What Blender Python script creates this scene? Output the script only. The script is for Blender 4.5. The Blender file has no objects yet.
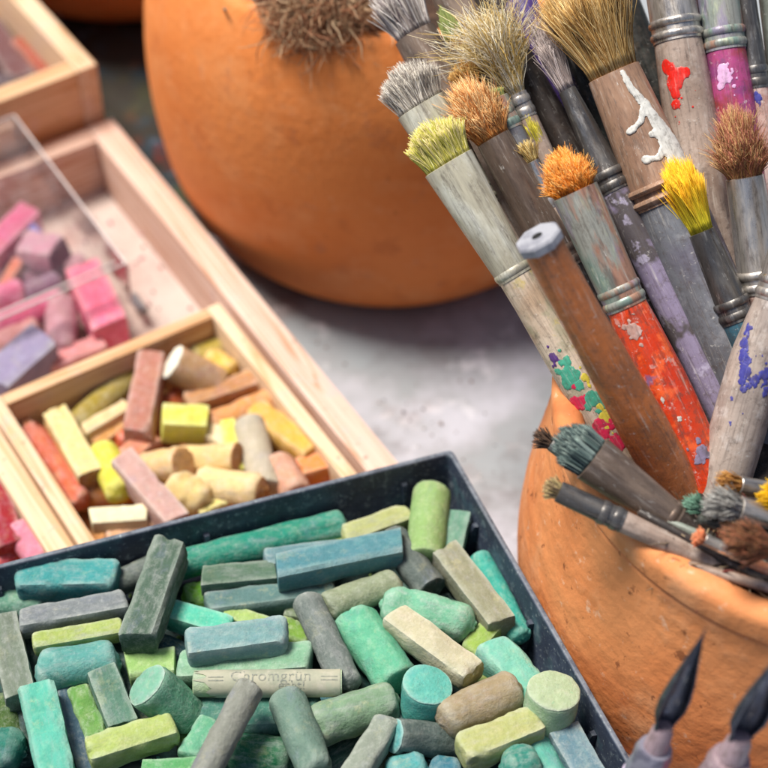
import bpy, bmesh, math, random
from mathutils import Vector, Matrix, noise
random.seed(7)
C = bpy.context.scene
R = math.radians
# ------------------------------------------------------------------ camera, sky, sun, exposure (all lengths in cm, scaled by CM)
CM = 0.01
PITCH = R(47); DIST = 78.0; FPX = 85/36*768
cam_pos = Vector((0, -DIST*math.cos(PITCH), DIST*math.sin(PITCH)))
FWD = Vector((0, math.cos(PITCH), -math.sin(PITCH))); UPV = Vector((0, math.sin(PITCH), math.cos(PITCH))); RGT = Vector((1, 0, 0))
cd = bpy.data.cameras.new('camera'); cam = bpy.data.objects.new('camera', cd); C.collection.objects.link(cam)
cam.location = cam_pos*CM; cam.rotation_euler = (math.pi/2-PITCH, 0, 0)
cd.lens = 85; cd.sensor_width = 36; cd.clip_start = 0.02; cd.clip_end = 60
cd.dof.use_dof = True; cd.dof.focus_distance = 0.60; cd.dof.aperture_fstop = 8
C.camera = cam
SUN_EL, SUN_AZ = R(68), R(-68)       # azimuth: the sun stands to the left
w = bpy.data.worlds.new('World'); C.world = w; w.use_nodes = True
nt = w.node_tree; bg = nt.nodes['Background']
sky = nt.nodes.new('ShaderNodeTexSky'); sky.sky_type = 'NISHITA'; sky.sun_disc = False
sky.sun_elevation = SUN_EL; sky.sun_rotation = SUN_AZ; sky.air_density = 1.0; sky.dust_density = 3.0; sky.ozone_density = 1.0
nt.links.new(sky.outputs[0], bg.inputs[0]); bg.inputs[1].default_value = 0.08
sl = bpy.data.lights.new('sun', 'SUN'); so = bpy.data.objects.new('sun', sl); C.collection.objects.link(so)
sl.energy = 4.3; sl.angle = R(20); sl.color = (1, .93, .83)
sd = Vector((math.sin(SUN_AZ)*math.cos(SUN_EL), math.cos(SUN_AZ)*math.cos(SUN_EL), math.sin(SUN_EL)))
so.rotation_euler = sd.to_track_quat('Z', 'Y').to_euler()
C.view_settings.view_transform = 'Standard'; C.view_settings.look = 'None'; C.view_settings.exposure = 0.29; C.view_settings.gamma = 1
C.render.engine = 'CYCLES'

# ------------------------------------------------------------------ helpers
def at(px, py, z):
    d = FWD*FPX + RGT*(px-384) + UPV*(384-py)
    return cam_pos + d*((z-cam_pos.z)/d.z)
def atd(px, py, dep):
    return cam_pos + (FWD*FPX + RGT*(px-384) + UPV*(384-py))*(dep/FPX)
def depth(p): return (p-cam_pos).dot(FWD)
def lin(c, k=1.0):
    r = []
    for v in c[:3]:
        v = v/255
        v = v/12.92 if v <= .04045 else ((v+.055)/1.055)**2.4
        r.append(min(1, v*k))
    return (*r, 1)
def frame_matrix(o, x, y, z):
    m = Matrix.Identity(4)
    for i, a in enumerate((x, y, z)):
        for j in range(3): m[j][i] = a[j]
    for j in range(3): m[j][3] = o[j]*CM
    return m
def tag(o, label=None, cat=None, group=None, kind=None):
    if label: o['label'] = label
    if cat: o['category'] = cat
    if group: o['group'] = group
    if kind: o['kind'] = kind
    return o
def empty(name, mat4, label, cat, group=None):
    o = bpy.data.objects.new(name, None); C.collection.objects.link(o); o.matrix_world = mat4; o.empty_display_size = .01
    return tag(o, label, cat, group)
class MB:
    def __init__(s): s.v = []; s.f = []; s.c = []; s.col = (1, 1, 1, 1)
    def add(s, vs, fs):
        n = len(s.v); s.v += [tuple(v) for v in vs]; s.f += [tuple(i+n for i in f) for f in fs]; s.c += [s.col]*len(vs)
    def rings(s, rings, cap0=True, cap1=True):
        n = len(rings[0]); vs = [p for r in rings for p in r]; fs = []
        for i in range(len(rings)-1):
            for j in range(n):
                k = (j+1) % n; fs.append((i*n+j, i*n+k, (i+1)*n+k, (i+1)*n+j))
        if cap0: fs.append(tuple(range(n-1, -1, -1)))
        if cap1: fs.append(tuple((len(rings)-1)*n+j for j in range(n)))
        s.add(vs, fs)
    def tube(s, pts, rad, n=6, flat=None):
        """round tube along points; rad number or list"""
        rs = []; prev = None
        for i, p in enumerate(pts):
            p = Vector(p); a = Vector(pts[max(0, i-1)]); b = Vector(pts[min(len(pts)-1, i+1)])
            t = (b-a).normalized() if (b-a).length > 1e-9 else Vector((0, 0, 1))
            if prev is None: u = t.orthogonal().normalized()
            else: u = (prev - t*prev.dot(t)); u = u.normalized() if u.length > 1e-6 else t.orthogonal().normalized()
            prev = u; w_ = t.cross(u); r_ = rad[i] if isinstance(rad, (list, tuple)) else rad
            if flat: 
                fn = Vector(flat); 
                rs.append([p + (u*math.cos(q)+w_*math.sin(q))*r_ for q in [2*math.pi*k/n for k in range(n)]])
                rs[-1] = [v - fn*((v-p).dot(fn))*.84 for v in rs[-1]]
            else: rs.append([p + (u*math.cos(q)+w_*math.sin(q))*r_ for q in [2*math.pi*k/n for k in range(n)]])
        s.rings(rs)
    def box(s, x0, x1, y0, y1, z0, z1, b=.05):
        bm = bmesh.new(); bmesh.ops.create_cube(bm, size=1)
        for v in bm.verts: v.co = Vector(((x0+x1)/2+v.co.x*(x1-x0), (y0+y1)/2+v.co.y*(y1-y0), (z0+z1)/2+v.co.z*(z1-z0)))
        if b: bmesh.ops.bevel(bm, geom=bm.edges[:], offset=b, segments=2, profile=.6, affect='EDGES')
        bm.verts.index_update(); s.add([v.co for v in bm.verts], [[v.index for v in f.verts] for f in bm.faces]); bm.free()
    def build(s, name, mat, parent=None, smooth=True, mat4=None, colors=False, angle=35):
        me = bpy.data.meshes.new(name); me.from_pydata([(v[0]*CM, v[1]*CM, v[2]*CM) for v in s.v], [], s.f); me.update()
        me.materials.append(mat)
        if colors:
            ca = me.color_attributes.new('tint', 'FLOAT_COLOR', 'POINT')
            ca.data.foreach_set('color', [x for c in s.c for x in c])
        if smooth:
            me.polygons.foreach_set('use_smooth', [True]*len(me.polygons))
            if angle:
                try: me.set_sharp_from_angle(angle=R(angle))
                except Exception: pass
        o = bpy.data.objects.new(name, me); C.collection.objects.link(o)
        if parent is not None: o.parent = parent
        elif mat4 is not None: o.matrix_world = mat4
        return o

# ------------------------------------------------------------------ materials
class NM:
    def __init__(s, name):
        s.m = bpy.data.materials.new(name); s.m.use_nodes = True; s.t = s.m.node_tree; s.b = s.t.nodes['Principled BSDF']
        s.tc = s.t.nodes.new('ShaderNodeTexCoord')
    def n(s, k, **kw):
        nd = s.t.nodes.new(k)
        for a, v in kw.items(): setattr(nd, a, v)
        return nd
    def l(s, a, b): s.t.links.new(a, b)
    def coords(s, scale=(1, 1, 1), rnd=False):
        mp = s.n('ShaderNodeMapping'); mp.inputs['Scale'].default_value = scale; s.l(s.tc.outputs['Object'], mp.inputs[0])
        if rnd:
            oi = s.n('ShaderNodeObjectInfo'); mu = s.n('ShaderNodeMath', operation='MULTIPLY'); mu.inputs[1].default_value = 37.
            s.l(oi.outputs['Random'], mu.inputs[0]); s.l(mu.outputs[0], mp.inputs['Location'])
        return mp.outputs[0]
    def noise(s, vec, scale, detail=4, rough=.55, lo=.4, hi=.6):
        nz = s.n('ShaderNodeTexNoise'); nz.inputs['Scale'].default_value = scale; nz.inputs['Detail'].default_value = detail; nz.inputs['Roughness'].default_value = rough
        s.l(vec, nz.inputs['Vector']); mr = s.n('ShaderNodeMapRange'); mr.inputs[1].default_value = lo; mr.inputs[2].default_value = hi
        s.l(nz.outputs['Fac'], mr.inputs[0]); return mr.outputs[0]
    def mul(s, a, k):
        m = s.n('ShaderNodeMath', operation='MULTIPLY'); s.l(a, m.inputs[0])
        if isinstance(k, (int, float)): m.inputs[1].default_value = k
        else: s.l(k, m.inputs[1])
        return m.outputs[0]
    def mix(s, fac, a, b, mode='MIX'):
        m = s.n('ShaderNodeMix', data_type='RGBA', blend_type=mode)
        if isinstance(fac, (int, float)): m.inputs[0].default_value = fac
        else: s.l(fac, m.inputs[0])
        for i, x in ((6, a), (7, b)):
            if isinstance(x, tuple): m.inputs[i].default_value = x
            else: s.l(x, m.inputs[i])
        return m.outputs[2]
    def bump(s, h, strength, dist=.0005, prev=None):
        b = s.n('ShaderNodeBump'); b.inputs['Strength'].default_value = strength; b.inputs['Distance'].default_value = dist
        s.l(h, b.inputs['Height'])
        if prev: s.l(prev, b.inputs['Normal'])
        return b.outputs[0]
    def fin(s, col, rough=.6, metal=0, normal=None, **kw):
        if isinstance(col, tuple): s.b.inputs['Base Color'].default_value = col
        else: s.l(col, s.b.inputs['Base Color'])
        if isinstance(rough, (int, float)): s.b.inputs['Roughness'].default_value = rough
        else: s.l(rough, s.b.inputs['Roughness'])
        if isinstance(metal, (int, float)): s.b.inputs['Metallic'].default_value = metal
        else: s.l(metal, s.b.inputs['Metallic'])
        if normal: s.l(normal, s.b.inputs['Normal'])
        for k, v in kw.items(): s.b.inputs[k.replace('_', ' ')].default_value = v
        return s.m

def pastel_mat():
    M = NM('pastel_chalk'); oi = M.n('ShaderNodeObjectInfo'); v = M.coords(rnd=True)
    col = oi.outputs['Color']
    hs = M.n('ShaderNodeHueSaturation'); hs.inputs['Hue'].default_value = .495; hs.inputs['Value'].default_value = .84; hs.inputs['Saturation'].default_value = 1.0; M.l(col, hs.inputs['Color'])
    c = M.mix(M.mul(M.noise(v, 160, 3, .6, .42, .62), .75), col, hs.outputs[0])
    hs2 = M.n('ShaderNodeHueSaturation'); hs2.inputs['Hue'].default_value = .47; hs2.inputs['Value'].default_value = 1.2; hs2.inputs['Saturation'].default_value = .8; M.l(col, hs2.inputs['Color'])
    c = M.mix(M.mul(M.noise(v, 260, 5, .7, .5, .68), .6), c, hs2.outputs[0])
    def rn(k, a, b_):
        m1 = M.n('ShaderNodeMath', operation='MULTIPLY'); m1.inputs[1].default_value = k; M.l(oi.outputs['Random'], m1.inputs[0]); m2 = M.n('ShaderNodeMath', operation='FRACT'); M.l(m1.outputs[0], m2.inputs[0])
        mr_ = M.n('ShaderNodeMapRange'); mr_.inputs[3].default_value = a; mr_.inputs[4].default_value = b_; M.l(m2.outputs[0], mr_.inputs[0]); return mr_.outputs[0]
    vs = M.coords((110, 420, 420), rnd=True); c = M.mix(M.mul(M.noise(vs, 1, 5, .7, .48, .7), rn(7.3, .0, .4)), c, lin((168, 170, 172)))     # rubbed-off streaks
    vt = M.coords((60, 90, 90), rnd=True); c = M.mix(M.mul(M.noise(vt, 1.3, 4, .7, .55, .66), rn(13.7, 0, .3)), c, lin((120, 128, 158)))       # smear from a bluish neighbour
    vu = M.coords((70, 80, 80), rnd=True); c = M.mix(M.mul(M.noise(vu, 1.7, 5, .7, .57, .66), rn(29.1, 0, .25)), c, lin((206, 200, 150)))
    c = M.mix(M.mul(M.noise(v, 420, 7, .8, .5, .76), rn(3.9, .05, .42)), c, lin((225, 228, 222)))       # pale dust
    c = M.mix(M.mul(M.noise(v, 560, 7, .8, .58, .72), .4), c, lin((58, 66, 66)))        # dark grime specks
    # worn edges get a lighter rub
    g = M.n('ShaderNodeNewGeometry'); mr = M.n('ShaderNodeMapRange'); mr.inputs[1].default_value = .52; mr.inputs[2].default_value = .62
    M.l(g.outputs['Pointiness'], mr.inputs[0]); c = M.mix(M.mul(mr.outputs[0], .45), c, lin((225, 232, 222)))
    nz = M.n('ShaderNodeTexNoise'); nz.inputs['Scale'].default_value = 900; nz.inputs['Detail'].default_value = 6; nz.inputs['Roughness'].default_value = .7; M.l(v, nz.inputs['Vector'])
    b = M.bump(nz.outputs['Fac'], .8, .0007)
    n2 = M.n('ShaderNodeTexNoise'); n2.inputs['Scale'].default_value = 220; n2.inputs['Detail'].default_value = 3; M.l(v, n2.inputs['Vector'])
    b = M.bump(n2.outputs['Fac'], .5, .0012, b)
    return M.fin(c, .86, 0, b, Specular_IOR_Level=.25)
PASTEL = pastel_mat()

def wood_mat(name, axis, c1, c2, c3, grain=1.0):
    M = NM(name); sc = [60, 60, 60]; sc[axis] = 3.2
    v = M.coords(tuple(sc), rnd=True)
    n1 = M.n('ShaderNodeTexNoise'); n1.inputs['Scale'].default_value = 1.6*grain; n1.inputs['Detail'].default_value = 3; n1.inputs['Distortion'].default_value = .6; M.l(v, n1.inputs['Vector'])
    m1 = M.n('ShaderNodeMath', operation='MULTIPLY'); m1.inputs[1].default_value = 7; M.l(n1.outputs['Fac'], m1.inputs[0])
    m2 = M.n('ShaderNodeMath', operation='FRACT'); M.l(m1.outputs[0], m2.inputs[0])
    cr = M.n('ShaderNodeValToRGB'); e = cr.color_ramp.elements; e[0].position = 0; e[0].color = c1; e[1].position = 1; e[1].color = c1
    x = e.new(.5); x.color = c1; x = e.new(.82); x.color = c2; M.l(m2.outputs[0], cr.inputs[0])
    sc2 = [420, 420, 420]; sc2[axis] = 14; v2 = M.coords(tuple(sc2), rnd=True)
    c = M.mix(M.mul(M.noise(v2, 1, 3, .6, .45, .7), .45), cr.outputs[0], c3)
    v3 = M.coords(); c = M.mix(M.mul(M.noise(v3, 70, 5, .65, .55, .75), .4), c, lin((196, 176, 190)))
    c = M.mix(M.mul(M.noise(v3, 260, 4, .7, .62, .7), .6), c, lin((110, 84, 70)))
    nz = M.n('ShaderNodeTexNoise'); nz.inputs['Scale'].default_value = 1; nz.inputs['Detail'].default_value = 4; M.l(v2, nz.inputs['Vector'])
    return M.fin(c, .62, 0, M.bump(nz.outputs['Fac'], .3, .0006), Specular_IOR_Level=.3)
W1, W2, W3 = lin((218, 190, 174)), lin((194, 146, 116)), lin((176, 132, 108))
WOOD_X = wood_mat('pale_wood_lengthwise', 0, W1, W2, W3); WOOD_Y = wood_mat('pale_wood_crosswise', 1, W1, W2, W3)
WOODB_X = wood_mat('cream_wood_lengthwise', 0, lin((226, 200, 168)), lin((206, 164, 120)), lin((190, 148, 108)), .7)
WOODB_Y = wood_mat('cream_wood_crosswise_shaded', 1, lin((218, 184, 146)), lin((194, 146, 100)), lin((178, 132, 90)), .7)  # deeper tone than lengthwise: shade of the front-facing walls put into the colour

def simple(name, base, stains=(), rough=.5, metal=0, bump=.2, bscale=500, stretch=(1, 1, 1), spec=.5, bd=.0004, grime=0, edge=None):
    """stains: (colour, scale, lo, hi, amount)"""
    M = NM(name); v = M.coords(stretch, rnd=True); c = base
    for st in stains:
        c = M.mix(M.mul(M.noise(v, st[1], 4, .6, st[2], st[3]), st[4]), c, st[0])
    nz = M.n('ShaderNodeTexNoise'); nz.inputs['Scale'].default_value = bscale; nz.inputs['Detail'].default_value = 5; M.l(v, nz.inputs['Vector'])
    mt = metal
    if edge:
        g = M.n('ShaderNodeNewGeometry'); mr = M.n('ShaderNodeMapRange'); mr.inputs[1].default_value = .51; mr.inputs[2].default_value = .58
        M.l(g.outputs['Pointiness'], mr.inputs[0]); c = M.mix(M.mul(mr.outputs[0], M.noise(v, 160, 5, .7, .3, .6)), c, edge)
    if grime:
        vs = M.coords((900, 900, 60), rnd=True)
        c = M.mix(M.mul(M.noise(vs, 1, 4, .7, .5, .72), .55*grime), c, L((70, 60, 54)))
        c = M.mix(M.mul(M.noise(vs, .8, 4, .7, .58, .75), .4*grime), c, L((226, 222, 212)))
        c = M.mix(M.mul(M.noise(v, 330, 7, .8, .52, .66), .6*grime), c, L((84, 72, 64)))
        c = M.mix(M.mul(M.noise(v, 420, 6, .8, .6, .68), .6*grime), c, L((222, 220, 214)))
        rg = M.n('ShaderNodeMapRange'); rg.inputs[3].default_value = max(.2, rough-.18); rg.inputs[4].default_value = min(1, rough+.25); M.l(M.noise(v, 240, 5, .7, .35, .65), rg.inputs[0]); rough = rg.outputs[0]
    return M.fin(c, rough, mt, M.bump(nz.outputs['Fac'], bump, bd), Specular_IOR_Level=spec)
L = lin
TERRA = simple('terracotta', L((228, 140, 74)), [(L((212, 116, 50)), 22, .4, .65, .6), (L((236, 166, 108)), 45, .48, .75, .6), (L((236, 184, 140)), 120, .6, .78, .3), (L((150, 84, 46)), 110, .66, .74, .4), (L((180, 94, 48)), 60, .58, .68, .4)], .72, 0, .5, 260, spec=.3, bd=.0008)
TERRA2 = simple('weathered_terracotta', L((222, 146, 92)), [(L((204, 112, 56)), 16, .42, .65, .6), (L((230, 176, 132)), 40, .5, .72, .6), (L((170, 90, 50)), 45, .58, .72, .4), (L((110, 60, 36)), 150, .64, .7, .7), (L((236, 206, 180)), 200, .62, .72, .5)], .75, 0, .6, 160, spec=.3, bd=.0014)
TABLE = simple('weathered_grey_paint', L((150, 158, 164)), [(L((140, 132, 134)), 7, .4, .6, .85), (L((186, 188, 200)), 14, .48, .62, .8), (L((110, 98, 96)), 18, .56, .7, .7), (L((140, 118, 114)), 30, .6, .7, .4), (L((96, 86, 84)), 24, .6, .72, .6), (L((225, 225, 232)), 60, .6, .7, .5)], .7, 0, .5, 90, bd=.001)
TRAYP = simple('dark_plastic', L((50, 60, 78)), [(L((84, 98, 116)), 120, .5, .75, .6), (L((34, 40, 50)), 50, .4, .65, .7), (L((62, 118, 118)), 60, .57, .75, .35), (L((120, 134, 140)), 300, .56, .74, .55), (L((170, 184, 184)), 700, .62, .72, .6)], .55, 0, .5, 300, edge=L((150, 160, 172)))
PAPER = simple('pinkish_lining_paper', L((196, 180, 172)), [(L((182, 146, 140)), 35, .45, .65, .7), (L((190, 185, 180)), 80, .5, .7, .5), (L((190, 150, 150)), 60, .6, .8, .3)], .85)
DUSTYFLOOR = simple('stained_wood_bottom', L((196, 140, 84)), [(L((176, 100, 50)), 50, .4, .6, .7), (L((225, 180, 110)), 120, .5, .65, .6)], .8)
DUST_SHADE = simple('chalk_dust_gap_shade', L((36, 60, 58)), [(L((60, 110, 100)), 150, .5, .65, .6), (L((20, 30, 32)), 90, .4, .6, .7)], .9)  # chalk dust coloured dark for the shadow in gaps between pastels
SAND = simple('dark_sand', L((52, 44, 40)), [(L((90, 80, 72)), 300, .5, .65, .7), (L((24, 20, 20)), 120, .4, .6, .7)], .95, 0, 1, 500, bd=.002)
STAINED_SHADE = simple('paint_stained_shade', L((44, 40, 34)), [(L((34, 54, 66)), 45, .52, .62, .9), (L((92, 30, 28)), 60, .57, .64, .9), (L((58, 62, 38)), 30, .5, .6, .8), (L((110, 110, 130)), 90, .66, .7, .6)], .9, 0, .6, 300, bd=.001)  # dark base stands in for deep shade, coloured patches are paint stains
SOIL = simple('dry_soil', L((74, 50, 36)), [(L((130, 100, 76)), 200, .5, .65, .7), (L((36, 26, 20)), 90, .4, .6, .7)], .95, 0, 1, 300, bd=.002)
BLACKH = simple('black_hole', (.01, .01, .01, 1), rough=.9)

def metal(name, base, stains, rough=.42, met=.55): return simple(name, base, stains, rough, met, .45, 350, (1, 1, .3), grime=1)
GREYFER = metal('paint_smeared_grey_ferrule', L((182, 178, 158)), [(L((146, 142, 128)), 90, .42, .6, .7), (L((210, 212, 200)), 130, .5, .66, .7), (L((150, 160, 120)), 60, .56, .68, .5), (L((120, 96, 130)), 70, .62, .68, .6)], .5, .25)
BROWNFER = metal('brown_tarnished_ferrule', L((128, 112, 100)), [(L((94, 78, 68)), 80, .42, .6, .7), (L((168, 152, 140)), 160, .54, .7, .6)], .45, .5)
DARKFER = metal('dark_tarnished_ferrule', L((112, 110, 108)), [(L((76, 74, 74)), 90, .42, .6, .7), (L((165, 165, 165)), 260, .56, .7, .6)], .34, .7)
SILVFER = metal('worn_silver_ferrule', L((206, 200, 192)), [(L((150, 142, 136)), 80, .44, .62, .7), (L((226, 222, 218)), 140, .5, .66, .5)], .3, .8)
COLFER = metal('rainbow_smeared_ferrule', L((158, 160, 152)), [(L((118, 150, 140)), 80, .45, .58, .8), (L((176, 124, 100)), 110, .54, .62, .8), (L((150, 136, 170)), 90, .56, .64, .7), (L((196, 200, 170)), 160, .57, .66, .7), (L((90, 88, 84)), 200, .57, .64, .6)], .48, .3)
TANFER = metal('taupe_painted_ferrule', L((166, 132, 108)), [(L((136, 104, 84)), 90, .42, .6, .7), (L((188, 160, 140)), 200, .54, .68, .6)], .5, .2)
def paint(name, base, stains, rough=.45): return simple(name, base, stains, rough, 0, .45, 300, grime=1)
H_SPLAT = paint('splattered_pale_handle', L((206, 190, 170)), [(L((170, 140, 110)), 40, .45, .6, .7), (L((150, 150, 120)), 120, .5, .62, .6), (L((196, 176, 90)), 85, .6, .66, .7)])
H_RED = paint('red_orange_handle', L((208, 66, 26)), [(L((200, 50, 16)), 50, .45, .6, .7), (L((240, 104, 50)), 170, .52, .62, .8), (L((150, 60, 40)), 260, .54, .6, .6), (L((214, 160, 150)), 190, .62, .66, .7), (L((110, 104, 150)), 60, .66, .7, .8)], .35)
H_BROWN = paint('varnished_brown_shaft', L((178, 112, 72)), [(L((208, 116, 46)), 30, .42, .6, .8), (L((140, 92, 64)), 60, .48, .62, .7), (L((215, 160, 120)), 400, .64, .7, .6)], .35)
H_GREYB = paint('slate_grey_handle', L((120, 124, 132)), [(L((92, 92, 98)), 40, .42, .6, .7), (L((150, 152, 158)), 120, .54, .68, .6), (L((96, 90, 110)), 25, .52, .64, .6)])
H_VIOLET = paint('violet_grey_handle', L((140, 130, 158)), [(L((86, 80, 84)), 50, .48, .54, 1), (L((180, 174, 200)), 90, .6, .64, .8)])
H_TAUPE = paint('grey_brown_handle', L((172, 154, 142)), [(L((140, 118, 104)), 50, .44, .6, .7), (L((200, 188, 180)), 140, .54, .68, .6)])
H_BLUESP = paint('blue_spattered_handle', L((176, 162, 152)), [(L((140, 128, 122)), 60, .44, .6, .7), (L((206, 200, 196)), 140, .54, .68, .6)])
H_MAG = paint('magenta_handle', L((178, 76, 130)), [(L((150, 60, 50)), 55, .48, .58, .9), (L((214, 150, 200)), 80, .58, .62, .8), (L((120, 60, 120)), 120, .5, .6, .6)], .3)
H_DARK = paint('dark_brown_handle', L((62, 54, 50)), [(L((40, 36, 36)), 50, .42, .6, .7), (L((96, 84, 74)), 150, .56, .7, .6)])
H_BLACK = paint('black_green_handle', L((34, 38, 36)), [(L((20, 22, 22)), 50, .42, .6, .7), (L((70, 80, 70)), 180, .58, .7, .5)])
H_PURPLE = paint('purple_handle', L((84, 62, 136)), [(L((60, 44, 100)), 60, .45, .6, .7), (L((130, 112, 176)), 160, .58, .7, .6)], .3)
H_WOODR = paint('reddish_wood_handle', L((168, 110, 82)), [(L((130, 84, 62)), 60, .44, .6, .7), (L((200, 150, 124)), 160, .56, .68, .6)])
H_TEAL = paint('blue_teal_handle', L((60, 110, 130)), [(L((40, 70, 84)), 60, .44, .6, .7)])
H_PINK = paint('pinkish_handle', L((198, 168, 158)), [(L((170, 120, 110)), 60, .46, .6, .7), (L((216, 200, 196)), 120, .54, .66, .6)])
H_GREEN = paint('grey_green_handle', L((140, 150, 140)), [(L((110, 116, 110)), 60, .44, .6, .7)])
WHITEP = paint('white_paint', L((214, 214, 208)), [(L((190, 190, 184)), 160, .5, .65, .5)], .5)
REDP = paint('red_paint', L((222, 34, 20)), [], .4)
BLUEP = paint('blue_paint', L((62, 64, 150)), [(L((90, 90, 170)), 200, .5, .6, .5)], .5)
GREENP = paint('green_paint', L((70, 168, 140)), [], .5); PINKP = paint('crimson_paint', L((214, 40, 84)), [], .5)
YELP = paint('yellow_paint', L((214, 200, 70)), [], .5); LILACP = paint('lilac_paint', L((226, 180, 222)), [], .35); PURP = paint('violet_paint', L((92, 56, 130)), [], .5)
NIBM = metal('dark_nib_metal', L((92, 98, 116)), [(L((50, 54, 66)), 120, .42, .6, .7), (L((140, 146, 160)), 200, .56, .68, .5)], .25, .85)
PENH = paint('white_violet_barrel', L((196, 186, 210)), [(L((120, 84, 150)), 60, .5, .56, .9), (L((232, 230, 238)), 90, .56, .62, .8)], .3)
PENR = paint('red_barrel', L((214, 20, 40)), [], .3)
def bristle_mat():
    M = NM('bristle_hair'); a = M.n('ShaderNodeAttribute', attribute_name='tint')
    return M.fin(a.outputs['Color'], .6, 0, None, Specular_IOR_Level=.35)
BRIS = bristle_mat()
def glass_mat():
    M = NM('scratched_clear_plastic'); v = M.coords()
    M.fin((.97, .96, .96, 1), .08, 0, None, IOR=1.12)
    t = M.n('ShaderNodeBsdfTransparent'); t.inputs[0].default_value = (.96, .95, .95, 1)
    gl = M.n('ShaderNodeBsdfGlossy'); gl.inputs['Roughness'].default_value = .12
    df = M.n('ShaderNodeBsdfDiffuse'); df.inputs[0].default_value = (.8, .76, .78, 1)
    fr = M.n('ShaderNodeFresnel'); fr.inputs[0].default_value = 1.45
    m1 = M.n('ShaderNodeMixShader'); m2 = M.n('ShaderNodeMixShader')
    s = M.noise(v, 60, 6, .7, .45, .75); k = M.mul(s, .14); ad = M.n('ShaderNodeMath', operation='ADD'); ad.inputs[1].default_value = .02; M.l(k, ad.inputs[0])
    M.l(ad.outputs[0], m1.inputs[0]); M.l(t.outputs[0], m1.inputs[1]); M.l(df.outputs[0], m1.inputs[2])
    M.l(fr.outputs[0], m2.inputs[0]); M.l(m1.outputs[0], m2.inputs[1]); M.l(gl.outputs[0], m2.inputs[2])
    M.l(m2.outputs[0], M.t.nodes['Material Output'].inputs[0]); return M.m
PLASTIC = glass_mat()

# ------------------------------------------------------------------ setting: table
mb = MB()
mb.add([(-160, -160, 0), (160, -160, 0), (160, 160, 0), (-160, 160, 0)], [(0, 1, 2, 3)])
tb = mb.build('table_top', TABLE, smooth=False); tag(tb, kind='structure')

# ------------------------------------------------------------------ wooden boxes
TH = R(-57.9)
ex = Vector((math.cos(TH), math.sin(TH), 0)); ey = Vector((-ex.y, ex.x, 0))      # ex runs down the right wall, ey points out to the right
pA = at(112, 118, 3.5)
def boxframe(corner, e1=ex, e2=ey):   # local x along e1, local y along e2 (outward right); origin at the outer far right corner on the table
    return frame_matrix(Vector((corner.x, corner.y, 0)), e1, e2, Vector((0, 0, 1)))
# big box
LA, WA = 47.0, 30.0
bigM = boxframe(pA)
big = empty('wooden_box', bigM, 'long pale pine box holding the smaller boxes, under the dark pastel tray', 'wooden box')
def wall(root, nm, x0, x1, y0, y1, z0, z1, m, b=.08):
    q = MB(); q.box(x0, x1, y0, y1, z0, z1, b); return q.build(nm, m, root)
wall(big, 'side_wall', 0, LA, -1.3, 0, 0, 3.5, WOOD_X)
wall(big, 'side_wall', 0, LA, -WA, -WA+1.3, 0, 3.5, WOOD_X)
wall(big, 'end_wall', .0, 1.1, -WA+1.31, -1.31, 0, 3.48, WOOD_Y)
wall(big, 'end_wall', LA-1.1, LA, -WA+1.31, -1.31, 0, 3.48, WOOD_Y)
wall(big, 'bottom', 1.11, LA-1.11, -WA+1.31, -1.31, 0.1, .6, PAPER, .02)
def smallbox(corner_px, z0, z1, length, width, t, label, floor_mat=DUSTYFLOOR, e1=ex, e2=ey, mx=WOODB_X, my=WOODB_Y, name='small_wooden_box'):
    c = at(*corner_px, z1); m = frame_matrix(Vector((c.x, c.y, z0)), e1, e2, Vector((0, 0, 1)))
    r = empty(name, m, label, 'wooden box'); h = z1-z0
    wall(r, 'side_wall', 0, length, -t, 0, 0, h, mx); wall(r, 'side_wall', 0, length, -width, -width+t, 0, h, mx)
    wall(r, 'end_wall', 0, t, -width+t+.01, -t-.01, 0, h-.03, my); wall(r, 'end_wall', length-t, length, -width+t+.01, -t-.01, 0, h-.03, my)
    wall(r, 'bottom', t+.01, length-t-.01, -width+t+.01, -t-.01, .05, .3, floor_mat, .02)
    return r
smallbox((219, 302), .61, 3.62, 15.5, 10.6, .62, 'small open wooden box filled with yellow and orange pastels')
cB = at(219, 302, 3.62)
# box with the reds: just left of the yellow box
eyl = -ey
cC = cB + ey*(-10.72) + ex*1.2
cCq = Vector((cC.x, cC.y, 0))
def px_of(p):
    q = p-cam_pos; w_ = q.dot(FWD); return (384+FPX*q.dot(RGT)/w_, 384-FPX*q.dot(UPV)/w_)
smallbox(px_of(Vector((cC.x, cC.y, 3.5))), .61, 3.5, 14.2, 10.5, 1.0, 'small wooden box of red and pink pastels left of the yellow box')
# tall box at top left
thD = R(-56); e1 = Vector((math.cos(thD), math.sin(thD), 0)); e2 = Vector((-e1.y, e1.x, 0))
cD = at(97, 64, 6.4)
cDo = cD - e1*16
m = px_of(Vector((cDo.x, cDo.y, 6.4)))
boxD = smallbox(m, 0.01, 6.4, 16, 14, 1.0, 'tall cream wooden box with brown pastels at the far left', e1=e1, e2=e2)

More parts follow.
